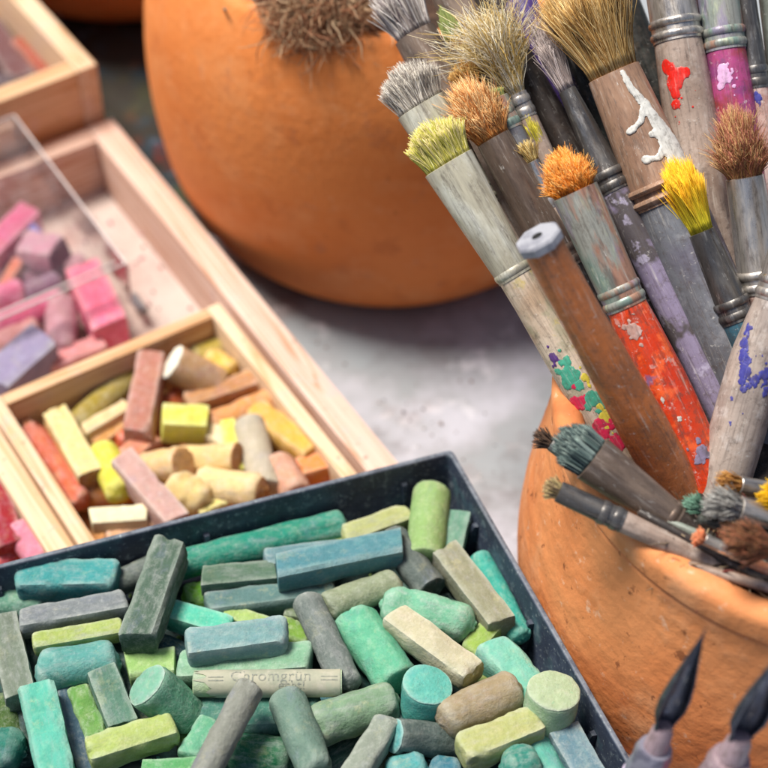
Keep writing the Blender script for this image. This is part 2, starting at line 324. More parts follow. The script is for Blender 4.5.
# ------------------------------------------------------------------ dark tray
TT = R(-68.9+1.2); t1 = Vector((math.cos(TT), math.sin(TT), 0)); TB = R(18.4); t2 = Vector((math.cos(TB), math.sin(TB), 0))
ZR, ZB = 6.6, 3.52
cT = at(452, 449, ZR)
trM = frame_matrix(Vector((cT.x, cT.y, ZB)), t1, (Vector((0, 0, 1)).cross(t1)), Vector((0, 0, 1)))
tray = empty('dark_plastic_tray', trM, 'dark blue-grey plastic tray heaped with green and teal pastels', 'tray')
e2l = Vector((t2.dot(t1), t2.dot(Vector((0, 0, 1)).cross(t1)), 0))     # back edge in the tray's own frame
def trayshape():
    q = MB(); Lx, Ly, h = 21.0, 26.0, ZR-ZB
    def loop(ins, z):
        P = lambda a, b: Vector((a, 0, z)) - e2l*b
        cs = [(ins, ins), (Lx-ins, ins), (Lx-ins, Ly-ins), (ins, Ly-ins)]; out = []
        rc = .22
        for i, (a, b) in enumerate(cs):
            pa = cs[i-1]; pb = cs[(i+1) % 4]
            d1 = Vector((pa[0]-a, pa[1]-b)).normalized(); d2 = Vector((pb[0]-a, pb[1]-b)).normalized(); c0 = Vector((a, b))
            for k in range(5):
                s = k/4; p = c0 + d1*rc*(1-s)**2 + d2*rc*s**2; out.append(P(p.x, p.y))
        return out
    lp = [loop(.25, 0), loop(.08, .15), loop(0, h-.1), loop(.01, h-.02), loop(.04, h), loop(.15, h), loop(.18, h-.02), loop(.2, h-.1), loop(.42, .5), loop(.55, .3)]
    q.rings(lp[::-1]); return q
trayshape().build('tray_shell', TRAYP, tray, angle=50)
# clips / ribs on the inner walls
def rib(pos_along, side):
    q = MB(); h = ZR-ZB
    if side == 'back': base = -e2l*pos_along + Vector((.18, 0, 0)); n_ = Vector((1, 0, 0)); s_ = e2l
    else: base = Vector((pos_along, 0, 0)) - e2l*.18; n_ = -e2l; s_ = Vector((1, 0, 0))
    pts = []
    for z, dn in ((.35, .5), (h-1.1, .42), (h-.85, .3)):
        c0 = base + n_*(.02+(h-z)*.1) + Vector((0, 0, z)); w_ = .11
        pts.append([c0 - s_*w_, c0 + s_*w_, c0 + s_*w_*.8 + n_*dn*.55, c0 - s_*w_*.8 + n_*dn*.55])
    q.rings(pts); q.build('rib', TRAYP, tray)
for a in (2.0, 9.5, 17): rib(a, 'back')
for a in (3.0, 7.6, 12.4, 17): rib(a, 'right')
q = MB(); Pq = lambda a, b, z: Vector((a, 0, z)) - e2l*b
q.add([Pq(.9, .9, .34), Pq(20.1, .9, .34), Pq(20.1, 25.1, .34), Pq(.9, 25.1, .34)], [(0, 1, 2, 3)]); q.build('dust_gap_shade', DUST_SHADE, tray, smooth=False)

# ------------------------------------------------------------------ pastels
def pastel(x0, y0, x1, y1, wpx, kind, col, z, label, dz=0., roll=None, group=None, end=None):
    """kind: r worn round, c crisp round, s worn square, S crisp square, h octagon, l lumpy, w wedge"""
    rnd = random.Random(int(x0*31+y0*17+x1*7))
    p0 = at(x0, y0, z+dz); p1 = at(x1, y1, z-dz); ax = (p1-p0); Ln = ax.length; ax.normalize()
    dep = depth((p0+p1)/2); rad = wpx*1.1*dep/FPX/2
    view = ((p0+p1)/2-cam_pos).normalized()
    s = ax.cross(Vector((0, 0, 1)))
    if s.length < .3: s = ax.cross(view)
    s.normalize(); n = s.cross(ax)
    if n.z < 0: n = -n; s = -s
    k = {'r': 0, 'c': 0, 's': 4, 'S': 4, 'h': 8, 'l': 6, 'w': 4}[kind]
    if k == 4: rad *= 1.0/1.08
    wear = {'r': .45, 'c': .2, 's': .38, 'S': .1, 'h': .25, 'l': .6, 'w': .2}[kind]
    bl = {'r': 1, 'c': 1, 's': .34, 'S': .08, 'h': .3, 'l': .55, 'w': .1}[kind]
    roll = rnd.uniform(-.12, .12) if roll is None else roll
    ns = 28; e = wear*rad; xs = []
    for a in (0, .12, .3, .6, 1): xs.append((a*e, math.sqrt(max(0, 1-(1-a)**2))*(1-.0)))
    mid = 12
    body = [(e + (Ln-2*e)*i/mid, 1) for i in range(1, mid)]
    xs = xs + body + [(Ln-a, b) for a, b in reversed(xs)]
    off = Vector((rnd.uniform(0, 50), rnd.uniform(0, 50), rnd.uniform(0, 50)))
    sl0, sl1 = rnd.uniform(-.25, .25), rnd.uniform(-.25, .25); amp = {'r': .06, 'c': .03, 's': .075, 'S': .04, 'h': .05, 'l': .14, 'w': .05}[kind]
    rings = []
    inner = {'r': .45, 'c': .9, 's': .62, 'S': .92, 'h': .8, 'l': .3, 'w': .85}[kind]
    for i, (x, sc) in enumerate(xs):
        sc = inner + (1-inner)*sc; ring = []
        for j in range(ns):
            th = 2*math.pi*j/ns + roll
            if k:
                seg = 2*math.pi/k; a = ((th+seg/2) % seg)-seg/2; pr = math.cos(math.pi/k)/math.cos(a) if k != 4 else min(1.0/max(1e-6, math.cos(a)), 1.36)*.93
                rho = pr*(1-bl)+bl
            else: rho = 1
            y = math.cos(th-roll)*rho*rad*sc; zz = math.sin(th-roll)*rho*rad*sc
            if roll: y, zz = y*math.cos(roll)-zz*math.sin(roll), y*math.sin(roll)+zz*math.cos(roll)
            t = x/Ln
            if kind == 'w': zz *= (1-.45*t)
            xx = x + (sl0*(1-t)**6 + sl1*t**6)*y*.8
            p = Vector((xx, y, zz)); nn = noise.noise(p*.9/rad*1.0+off)*amp*1.6 + noise.noise(p*3.0/rad+off)*amp*.7
            chip = max(0, noise.noise(p*1.6/rad+off*2)-.32)*.9 if kind != 'c' else 0
            f = 1 + nn - chip*(.25 + .75*max(0, 1-5*min(t, 1-t)))
            ring.append(Vector((xx + (nn*rad*.5 if i < 2 or i > len(xs)-3 else 0), y*f, zz*f)))
        rings.append(ring)
    q = MB()
    # small inner ring at the ends so that the caps are shaded well
    def capring(r_, f_, dx):
        c0 = sum(r_, Vector())/len(r_); return [c0+(v-c0)*f_ + Vector((dx*(1+noise.noise(v*4+off)), 0, 0)) for v in r_]
    cap = .10*rad if kind in 'rl' else .02*rad
    rings = [capring(rings[0], .3, -cap*1.2), capring(rings[0], .7, -cap)] + rings + [capring(rings[-1], .7, cap), capring(rings[-1], .3, cap*1.2)]
    q.rings(rings)
    mat4 = frame_matrix(p0, ax, s, n)
    # handedness
    if ax.cross(s).dot(n) < 0: mat4 = frame_matrix(p0, ax, -s, n)
    o = q.build('pastel_stick', PASTEL, None, mat4=mat4, angle=40)
    o.color = lin(col, .9)
    if end:      # (which end, colour): a differently coloured end face
        k0, ec = end; rr_ = rings[:5] if k0 == 0 else rings[-5:][::-1]
        q = MB(); out = []
        for i, r_ in enumerate(rr_):
            c0 = sum(r_, Vector())/len(r_); sx = -1 if k0 == 0 else 1
            out.append([c0 + Vector(((v.x-c0.x) + sx*.02*(1+2*noise.noise(v*6+off)), (v.y-c0.y)*1.02, (v.z-c0.z)*1.02)) for v in r_])
        q.rings(out); e_o = q.build('broken_end', PASTEL, o, angle=40); e_o.color = lin(ec, .95)
    tag(o, label, 'pastel stick', group)
    return o
ZT = 4.55
def zl(l): return ZT + l*.56
GG = 'green and blue pastels heaped in the dark tray'
G = [  # most of the deepest sticks get dark colours in place of gap shadow
 (16,582,119,580,36,'s',(62,160,166),2,'thick turquoise-blue block pastel highest on the left of the dark tray'),
 (20,624,128,605,27,'s',(124,134,142),2.6,'squared violet-grey pastel just below the thick turquoise-blue block'),
 (33,645,124,629,21,'s',(166,190,100),2.6,'slim yellow-green pastel with pits, between grey stick and pale blue one'),
 (-20,604,48,606,30,'r',(96,160,140),.6,'sea-green pastel half hidden under the left end of the violet-grey stick'),
 (4,622,22,702,33,'S',(116,132,118),2,'cracked grey-green slab cut by the left edge of the photo'),
 (38,672,118,660,40,'r',(88,166,164),2.4,'fat pale teal pastel with rounded ends below the pitted yellow-green one'),
 (38,692,62,800,40,'S',(88,192,174),3,'bright aqua slab standing at the lower left beside a thin navy one'),
 (66,690,96,800,22,'S',(62,92,116),1.6,'thin navy-blue stick right of the bright aqua slab'),
 (78,690,98,742,25,'s',(104,164,80),1.8,'grass-green stub between the navy stick and the broken teal block'),
 (102,672,124,728,33,'S',(92,138,122),2.8,'broken teal-grey block with a dark rough end in the lower left'),
 (88,756,176,728,33,'s',(172,196,108),3,'long yellow-green pastel lying at the bottom left'),
 (-14,750,24,752,42,'l',(36,128,116),1.6,'dark teal lump cut by the bottom left corner'),
 (2,700,10,755,36,'r',(70,104,48),.4,'dark olive pastel deep in the gap at the left edge'),
 (60,684,78,700,20,'r',(150,180,100),.3,'small pale olive bit deep behind the bright aqua slab'),
 (172,548,138,644,38,'S',(80,108,94),3.4,'big dark green square pastel leaning up beside the long emerald stick'),
 (160,570,345,524,29,'r',(34,150,130),1.4,'long emerald-teal stick along the far wall of the dark tray'),
 (112,586,156,566,24,'r',(104,118,116),1.2,'grey stub half hidden left of the big dark green square pastel'),
 (202,582,276,572,26,'w',(88,122,102),2.2,'dark sage pastel below the middle of the long emerald stick'),
 (184,600,232,592,30,'r',(104,180,40),.6,'vivid lime-green pastel in the dark gap by the big dark green one'),
 (206,608,335,592,28,'s',(92,132,134),1.5,'long slate-green stick under the long steel-blue block'),
 (162,612,230,632,26,'S',(84,204,180),1.7,'bright mint wedge between dark green square and speckled blue block'),
 (264,562,345,552,24,'s',(98,144,158),2.0,'short grey-blue stick behind the long steel-blue block'),
 (277,573,402,547,33,'S',(80,142,160),3.2,'long steel-blue block with crisp edges in the upper middle of the tray'),
 (343,540,410,516,24,'s',(178,188,122),1.5,'khaki-yellow pastel at the far wall behind the steel-blue block'),
 (314,556,342,542,18,'S',(166,190,110),.9,'tiny lime piece between the emerald stick and the steel-blue block'),
 (390,536,432,590,31,'h',(94,108,108),2.3,'charcoal-grey pastel at the right end of the steel-blue block'),
 (432,492,424,560,35,'c',(146,188,116),2.4,'round light green pastel standing near the far corner of the tray'),
 (458,518,446,566,28,'S',(104,160,142),1.6,'flat sea-green piece right of the round light green pastel'),
 (444,554,502,628,32,'S',(146,150,124),2.4,'long olive-grey slab with a tan side near the right wall'),
 (478,556,522,640,23,'r',(56,178,168),1.4,'narrow bright turquoise pastel along the right wall'),
 (325,608,398,582,29,'r',(144,160,130),2.6,'ribbed sage-green pastel below the right end of the steel-blue block'),
 (382,604,472,626,40,'l',(112,190,160),2.6,'lumpy mint pastel with a white scar right of the centre'),
 (392,618,474,678,33,'s',(196,194,164),3.4,'long ivory-beige pastel resting across the lumpy mint one'),
 (354,618,398,684,44,'h',(96,190,156),2.4,'big faceted aqua-green pastel left of the ivory-beige one'),
 (306,598,348,688,29,'r',(112,126,126),2.8,'smooth grey pastel leaning between the speckled blue block and the faceted aqua one'),
 (186,650,288,636,36,'s',(116,164,172),3.6,'speckled light blue block above the paper-wrapped stick'),
 (178,672,312,662,36,'s',(128,184,154),2.2,'soft green block directly under the speckled light blue one'),
 (226,614,286,634,19,'S',(164,200,108),1.5,'pale lime strip just above the speckled light blue block'),
 (278,628,312,642,26,'s',(118,164,62),1.2,'moss-green piece between speckled blue block and smooth grey pastel'),
 (286,612,326,618,24,'s',(104,128,92),.9,'dull olive piece deep beside the top of the smooth grey pastel'),
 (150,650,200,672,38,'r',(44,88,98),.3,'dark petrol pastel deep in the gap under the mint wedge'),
 (128,672,176,668,36,'S',(150,200,116),1.4,'flat pale green chunk behind the large sea-green stub'),
 (146,684,188,718,45,'h',(84,154,126),3.2,'large sea-green stub whose worn end faces up and left'),
 (192,724,322,716,46,'s',(70,132,120),1.5,'dark teal block lying under the wrapped stick and the grey-pink stick'),
 (222,752,292,760,40,'r',(26,108,72),1.6,'deep emerald pastel at the bottom edge left of the grey-teal column'),
 (284,694,318,775,35,'r',(108,142,132),3.4,'grey-teal pastel with bluish lower end standing below the wrapped stick'),
 (312,728,396,700,40,'r',(122,160,130),2.6,'thick grey-green pastel right of the grey-teal column'),
 (340,800,388,722,29,'s',(142,156,146),3.6,'rough light grey pastel with a broken top at the bottom centre'),
 (394,736,456,742,34,'h',(84,104,104),2.6,'dark slate stub with an aqua end below the round aqua one'),
 (440,722,518,688,38,'r',(164,150,118),3.4,'thick tan pastel in the lower right of the tray'),
 (460,756,538,724,37,'s',(176,186,118),3.4,'thick yellow-olive pastel just below the tan one'),
 (490,648,548,716,42,'s',(112,196,180),2.2,'big pale turquoise pastel behind the upright mint stub'),
 (562,735,600,800,36,'S',(96,136,158),2.4,'blue-grey square pastel in the lower right corner of the tray'),
 (532,740,560,792,29,'r',(90,184,172),2.4,'small turquoise pastel left of the blue-grey square one'),
 (502,768,540,762,36,'l',(42,144,132),3.4,'dark turquoise lump at the bottom edge below the yellow-olive pastel'),
 (468,656,494,626,24,'s',(150,188,86),1.8,'small lime piece between the lumpy mint pastel and the right wall'),
 (318,710,348,694,20,'S',(104,176,200),.6,'small sky-blue bit under the right end of the wrapped stick'),
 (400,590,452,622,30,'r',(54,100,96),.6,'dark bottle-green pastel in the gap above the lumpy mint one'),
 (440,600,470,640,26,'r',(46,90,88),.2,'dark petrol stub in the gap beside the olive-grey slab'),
 (178,752,216,744,32,'s',(106,150,62),1.0,'moss-green pastel in the gap right of the long yellow-green one'),
 (142,774,224,770,24,'S',(92,176,112),2.2,'fresh green strip cut by the bottom edge at the left'),
 (188,760,212,722,26,'s',(98,180,146),2.2,'pale jade pastel beside the lower half of the grey-pink stick'),
 (358,770,404,752,32,'r',(106,112,72),1.0,'dull olive-brown pastel in the gap right of the broken light grey one'),
 (388,778,426,770,38,'r',(70,170,176),2.4,'round turquoise end peeking up at the bottom edge, left of the blue one'),
 (428,774,462,776,34,'r',(52,124,150),2.0,'round blue end peeking up at the bottom edge, right of the turquoise one'),
 (384,730,410,722,26,'r',(110,150,150),1.6,'small grey-blue bit between rough grey pastel and dark slate stub'),
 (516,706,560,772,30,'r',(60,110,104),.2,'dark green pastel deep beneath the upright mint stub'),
 (470,706,500,672,22,'r',(140,160,84),1.0,'small mossy piece between ivory-beige and thick tan pastels'),
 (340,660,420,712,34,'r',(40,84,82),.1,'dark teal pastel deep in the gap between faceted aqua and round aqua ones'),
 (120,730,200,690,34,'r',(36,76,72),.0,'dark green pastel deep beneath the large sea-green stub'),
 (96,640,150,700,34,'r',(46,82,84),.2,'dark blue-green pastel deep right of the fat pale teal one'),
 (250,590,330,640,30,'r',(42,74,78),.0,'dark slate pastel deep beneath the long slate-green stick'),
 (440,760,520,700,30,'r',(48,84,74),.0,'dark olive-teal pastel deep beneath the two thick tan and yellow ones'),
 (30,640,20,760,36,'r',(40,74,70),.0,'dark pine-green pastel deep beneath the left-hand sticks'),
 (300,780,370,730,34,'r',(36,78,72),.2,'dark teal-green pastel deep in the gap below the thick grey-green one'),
]
ENDS = {(146,684): (0, (120,176,152)), (394,736): (0, (92,168,168)), (172,362): (0, (252,248,228)), (56,416): (1, (176,128,76)), (172,462): (1, (196,140,84)), (144,470): (1, (206,158,96)), (198,484): (1, (190,138,78)), (254,412): (1, (190,130,50)), (24,252): (1, (120,84,110)), (392,618): (1, (170,170,110)), (102,672): (1, (44,96,84)), (390,536): (1, (60,76,74)), (432,492): (0, (176,204,150)), (276,460): (1, (206,140,110))}
DZ = {(146,684): .8, (394,736): .55, (172,362): .65, (172,462): -.35, (144,470): -.55, (198,484): -.25, (254,412): -.15, (102,672): .25, (24,252): -.2, (162,423): .15}
GSAT = lambda c: (c[0]*.9+sum(c)/30, c[1]*.89+sum(c)/30, c[2]*.86+sum(c)/30)
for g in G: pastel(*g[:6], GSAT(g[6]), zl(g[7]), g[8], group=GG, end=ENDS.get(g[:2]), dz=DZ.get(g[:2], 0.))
# upright stubs: top end high
pastel(427, 684, 424, 722, 46, 'c', (76,168,158), zl(2.8), 'round aqua stub standing on end with its disc facing up', dz=.95, group=GG, end=(0, (96,182,170)))
pastel(554, 690, 545, 730, 49, 'c', (156,190,152), zl(3.2), 'upright pale mint stub with a chalky disc end by the right wall', dz=.95, group=GG, end=(0, (166,186,150)))
pastel(252, 684, 196, 790, 28, 'r', (138,142,132), zl(5.0), 'long grey-pink stick crossing over the paper-wrapped one', dz=.3, group=GG)

# paper-wrapped stick
p0, p1 = at(194, 684, zl(3.4)), at(342, 683, zl(3.4)); ax = (p1-p0); Lw = ax.length; ax.normalize(); s = -ax.cross(Vector((0, 0, 1))).normalized(); n = Vector((0, 0, 1))
n = ax.cross(s)
if n.z < 0: s = -s; n = ax.cross(s)
wr = empty('wrapped_pastel_stick', frame_matrix(p0, ax, s, n), 'pastel wrapped in cream printed paper in the middle of the tray', 'pastel stick', GG)
rad = 28*depth(p0)/FPX/2
def cyl_rings(x0, x1, r, nr=10, ns=32, amp=.0, torn0=0):
    rs = []
    for i in range(nr+1):
        t = i/nr; ring = []
        for j in range(ns):
            a = 2*math.pi*j/ns; x = x0+(x1-x0)*t
            if torn0: x += (1-t)*torn0*(noise.noise(Vector((a*1.4, 3, 0)))+.4*noise.noise(Vector((a*5, 9, 0))))
            rr = r*(1+amp*noise.noise(Vector((x*1.3, math.cos(a)*2, math.sin(a)*2))))
            ring.append(Vector((x, math.cos(a)*rr, math.sin(a)*rr)))
        rs.append(ring)
    return rs
q = MB(); q.rings([[Vector((v.x, v.y*.8, v.z*.8)) for v in cyl_rings(-.02, 0, rad)[0]]] + cyl_rings(0.02, Lw, rad*.94, amp=.05)); core = q.build('chalk_core', PASTEL, wr); core.color = lin((150, 176, 130))
PAPW = simple('cream_label_paper', L((168, 168, 148)), [(L((142, 150, 132)), 110, .45, .6, .7), (L((192, 186, 172)), 200, .5, .65, .6), (L((150, 170, 150)), 60, .58, .68, .5), (L((190, 160, 90)), 80, .64, .7, .4)], .8)
q = MB(); q.rings(cyl_rings(.35, Lw-.05, rad, 20, 40, .02, 1.0), False, False); wp = q.build('paper_label', PAPW, wr)
INK = simple('faded_ink', L((122, 128, 120)), [(L((168, 168, 150)), 900, .45, .6, .6)], .8)
def wrap_text(txt, size, xs, ang0, parent, name):
    cu = bpy.data.curves.new('t', 'FONT'); cu.body = txt; cu.size = size; cu.offset = 0.0; cu.space_character = 1.02
    to = bpy.data.objects.new('t', cu); C.collection.objects.link(to); bpy.context.view_layer.update()
    me = bpy.data.meshes.new_from_object(to); bpy.data.objects.remove(to)
    bm = bmesh.new(); bm.from_mesh(me); bmesh.ops.subdivide_edges(bm, edges=[e_ for e_ in bm.edges if e_.calc_length() > size*.3], cuts=2)
    qq = MB(); rr = rad*1.022
    qq.add([(xs+v.co.x, -math.sin(-v.co.y/rr+ang0)*rr, math.cos(-v.co.y/rr+ang0)*rr) for v in bm.verts], [[v.index for v in f.verts] for f in bm.faces]); bm.free()
    return qq.build(name, INK, parent, smooth=False)
# angle: from straight up (+z) towards the camera side
sgn = 1 if s.y < 0 else -1
def wtext(txt, size, xs, ang, nm):
    cu = bpy.data.curves.new('t', 'FONT'); cu.body = txt; cu.size = size; cu.space_character = 1.05
    to = bpy.data.objects.new('t', cu); C.collection.objects.link(to); bpy.context.view_layer.update()
    me = bpy.data.meshes.new_from_object(to); bpy.data.objects.remove(to); rr = rad*1.025
    vs = [(xs+v.co.x, sgn*math.sin(ang-v.co.y/rr)*rr, math.cos(ang-v.co.y/rr)*rr) for v in me.vertices]
    qq = MB(); qq.add(vs, [list(p.vertices) for p in me.polygons]); o = qq.build(nm, INK, wr, smooth=False); return o
wtext('Chromgrün', .54, 1.22, .38, 'lettering'); wtext('echt!', .42, 2.8, .98, 'lettering')
for k in range(2):
    for xa, xb in ((.5, 1.0), (4.2, 4.75)):
        q = MB(); rr = rad*1.025; a = .05+.26*k
        q.add([(xa, sgn*math.sin(a)*rr, math.cos(a)*rr), (xb, sgn*math.sin(a)*rr, math.cos(a)*rr), (xb, sgn*math.sin(a+.07)*rr, math.cos(a+.07)*rr), (xa, sgn*math.sin(a+.07)*rr, math.cos(a+.07)*rr)], [(0, 1, 2, 3)])
        q.build('printed_line', INK, wr, smooth=False)

# yellow box
GY = 'yellow and orange pastels in the small wooden box'
def zy(l): return 1.65 + l*.45
Y = [
 (76,428,136,372,27,'r',(172,152,54),.8,'round olive-yellow pastel along the far wall of the yellow box'),
 (84,434,129,407,17,'s',(240,214,158),2,'slim cream pastel in front of the round olive-yellow one'),
 (94,448,124,424,20,'s',(216,158,84),1,'short tan piece below the slim cream pastel'),
 (56,416,92,480,28,'S',(244,222,146),2.2,'cream-yellow square pastel near the left wall of the yellow box'),
 (30,428,82,504,22,'r',(210,108,72),1.2,'long brick-orange pastel along the left wall of the yellow box'),
 (24,414,34,444,10,'S',(196,130,80),1.4,'thin brown splinter standing in the far left corner of the yellow box'),
 (153,360,138,440,31,'S',(188,128,108),3,'rosewood-brown square pastel in the middle of the yellow box'),
 (118,446,168,424,26,'r',(238,112,42),.6,'orange pastel under the rosewood-brown square one'),
 (172,362,218,386,34,'c',(204,164,118),3.2,'tan pastel with a bright white broken end'),
 (192,360,234,342,24,'r',(190,168,62),.8,'olive piece in the far right corner of the yellow box'),
 (206,358,234,374,24,'l',(242,200,84),1.8,'small two-tone yellow and orange lump near the right wall'),
 (186,406,258,382,24,'s',(198,142,86),2,'light brown stick below the white-ended pastel'),
 (206,428,276,400,26,'r',(228,160,90),2,'peach-orange stick just below the light brown one'),
 (162,423,207,425,32,'S',(234,234,96),3.2,'bright lemon-yellow cube in the centre of the yellow box'),
 (156,414,186,396,24,'r',(214,106,40),.6,'burnt-orange piece between rosewood pastel and lemon cube'),
 (254,412,314,458,29,'s',(232,182,72),2.4,'mustard pastel leaning by the right wall of the yellow box'),
 (249,424,266,490,30,'c',(200,190,166),3,'round greyish-beige pastel left of the mustard one'),
 (228,424,238,474,17,'S',(232,232,98),2.6,'thin lemon slice left of the round greyish-beige pastel'),
 (206,432,228,446,20,'S',(240,220,172),2.2,'small cream corner right below the lemon cube'),
 (172,462,238,458,30,'h',(242,208,140),3.2,'cream-orange faceted pastel below the lemon cube'),
 (144,470,184,464,34,'h',(238,198,136),3.4,'stubby cream pastel with a brown cut end facing right'),
 (170,484,210,502,36,'l',(234,204,134),3.2,'round cream pebble-like pastel at the near edge of the yellow box'),
 (198,484,264,492,34,'r',(246,216,154),3.2,'fat pale cream pastel at the near edge of the yellow box'),
 (102,448,122,496,29,'r',(230,226,80),2.2,'bright yellow pastel under the mauve one'),
 (122,462,178,526,29,'S',(204,164,154),3.2,'long mauve-pink square pastel at the near edge of the yellow box'),
 (91,521,148,517,22,'S',(250,240,196),2.4,'white block lying near the front left of the yellow box'),
 (106,540,156,528,22,'r',(228,178,132),1.2,'pinkish-beige pastel below the white block'),
 (276,460,298,496,29,'r',(228,170,136),3,'rounded pink-orange pastel in the near right corner of the yellow box'),
 (300,474,330,466,27,'S',(236,150,72),2.4,'orange cube in the near right corner of the yellow box'),
 (198,514,228,500,18,'S',(240,226,130),2.6,'pale yellow corner peeking at the tray edge'),
 (124,462,156,440,26,'s',(226,146,108),1.8,'salmon piece under the lower end of the rosewood-brown pastel'),
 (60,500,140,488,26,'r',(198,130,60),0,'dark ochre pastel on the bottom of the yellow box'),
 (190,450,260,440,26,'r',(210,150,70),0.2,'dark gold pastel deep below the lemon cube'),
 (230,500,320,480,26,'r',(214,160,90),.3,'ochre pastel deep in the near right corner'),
]
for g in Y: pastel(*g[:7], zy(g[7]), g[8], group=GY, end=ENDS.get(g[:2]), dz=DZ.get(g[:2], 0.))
# pinks
GP = 'pink and mauve pastels under the clear lid'
def zp(l): return 1.3 + l*.4
Pk = [
 (-14,262,32,216,30,'S',(216,104,144),1.6,'magenta-pink square stick cut by the left edge of the photo'),
 (24,252,62,258,38,'s',(206,150,172),2.2,'mauve cube in the middle of the pink heap'),
 (0,296,20,262,13,'S',(218,116,70),1.8,'thin orange piece among the pink pastels'),
 (-8,300,24,290,24,'r',(228,118,156),2,'rounded rose-pink end at the left edge below the orange piece'),
 (-10,330,66,300,26,'r',(224,96,138),1.2,'long deep pink pastel under the mauve ones'),
 (84,276,112,336,40,'S',(246,118,152),1.5,'big bubblegum-pink block, brightest of the pink heap'),
 (62,302,60,352,29,'r',(208,156,170),1.6,'dusty rose pastel left of the bubblegum-pink block'),
 (46,370,104,346,26,'s',(228,142,142),.8,'salmon-pink pastel along the low wooden divider'),
 (-8,394,46,346,44,'S',(156,146,180),2.4,'purple-grey square pastel at the left edge by the divider'),
 (62,272,86,262,22,'r',(196,150,160),.8,'small dusty mauve piece behind the bubblegum-pink block'),
 (18,298,60,280,20,'r',(150,112,140),1.2,'dark mauve pastel under the mauve cube'),
 (-10,350,40,330,28,'r',(214,150,146),.6,'pale salmon pastel at the left edge above the purple-grey one'),
 (14,344,60,352,26,'r',(190,140,140),.2,'greyish rose pastel deep between the dusty rose and purple-grey ones'),
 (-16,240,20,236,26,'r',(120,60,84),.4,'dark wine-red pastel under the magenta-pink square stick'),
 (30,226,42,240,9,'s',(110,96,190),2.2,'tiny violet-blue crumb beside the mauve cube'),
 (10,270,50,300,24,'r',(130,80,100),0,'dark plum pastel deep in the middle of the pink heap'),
 (132,296,144,312,9,'c',(150,150,156),.2,'little grey crumb on the lining right of the clear lid'),
]
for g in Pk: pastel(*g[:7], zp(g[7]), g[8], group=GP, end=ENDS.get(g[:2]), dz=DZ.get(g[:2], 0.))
for g in [(-2,492,12,552,30,'S',(160,34,42),3,'dark red square pastel at the left edge above the tray'),
          (18,528,46,566,30,'r',(222,130,152),3,'rounded pink pastel beside the wooden wall above the tray'),
          (-14,548,12,566,26,'r',(206,30,40),1.6,'bright scarlet pastel beneath the dark red square one'),
          (-20,480,0,520,30,'r',(190,60,70),1.4,'crimson pastel leaning behind the dark red square one')]:
    pastel(*g[:7], 1.3+g[7]*.4, g[8], group='red pastels in the left box')
for g in [(20,44,56,84,23,'s',(164,84,60),3.9,'rust-brown pastel with a greyish end in the tall box'),  # browns darkened to stand for the shade inside the tall box
          (-10,30,26,88,30,'s',(116,78,78),3.6,'mauve-brown pastel left of the rust-brown one'),
          (-24,76,18,92,24,'r',(84,62,70),3.8,'dark plum-grey pastel in the near corner of the tall box'),
          (-10,-10,20,40,28,'r',(96,64,54),3.4,'dark brown pastel deep in the tall box'),
          (30,30,60,76,30,'r',(110,70,50),3.2,'dark umber pastel under the rust-brown one')]:
    pastel(*g[:7], g[7], g[8], group='brown pastels in the tall box')

# ------------------------------------------------------------------ clear plastic lid
a0 = at(129, 264, 4.3); a1 = at(15, 113, 5.6)
u1 = (a1-a0); LL = u1.length; u1.normalize(); u2 = -(Vector((ey.x, ey.y, 0))); u2 = (u2-u1*u2.dot(u1)).normalized(); u3 = u2.cross(u1); 
if u3.z < 0: u3 = -u3
lid = empty('clear_plastic_lid', frame_matrix(a0, u1, u2, u3), 'clear scratched plastic lid resting over the pink pastels', 'plastic lid')
def lidshape(W, t=.12, h=2.5):
    out = []
    def loop(ins, z, fl=0):
        rc = .35; cs = [(ins, ins), (LL-ins, ins), (LL-ins, W-ins), (ins, W-ins)]; o = []
        for i, (a, b) in enumerate(cs):
            pa = cs[i-1]; pb = cs[(i+1) % 4]; d1 = (Vector(pa)-Vector((a, b))).normalized(); d2 = (Vector(pb)-Vector((a, b))).normalized()
            for k in range(5): s_ = k/4; p = Vector((a, b)) + d1*rc*(1-s_)**2 + d2*rc*s_**2; o.append(Vector((p.x, p.y, z)))
        return o
    q = MB(); q.rings([loop(-.05, -h), loop(-.02, -.5), loop(0, -.12), loop(.04, -.03), loop(.12, 0)], False, True); return q
lidshape(15).build('lid_shell', PLASTIC, lid, angle=60)
# raised lip lines, coloured pale as bright highlights along the lid's edges
q = MB()
for a, b in (((.1, .1, 0), (LL-.1, .1, 0)), ((.1, .1, 0), (.1, 14.9, 0)), ((LL-.1, .1, 0), (LL-.1, 14.9, 0)), ((.42, .4, -.02), (.42, 14.9, -.02)), ((.06, .06, 0), (.02, .02, -2.4))):
    q.tube([a, b], .055, 6)
RIMP = simple('pale_edge_highlight', L((226, 220, 216)), [(L((200, 180, 180)), 60, .4, .6, .5)], .15, 0, .1)
nt_ = RIMP.node_tree; b_ = nt_.nodes['Principled BSDF']; b_.inputs['Alpha'].default_value = .75
q.build('lid_edge', RIMP, lid)

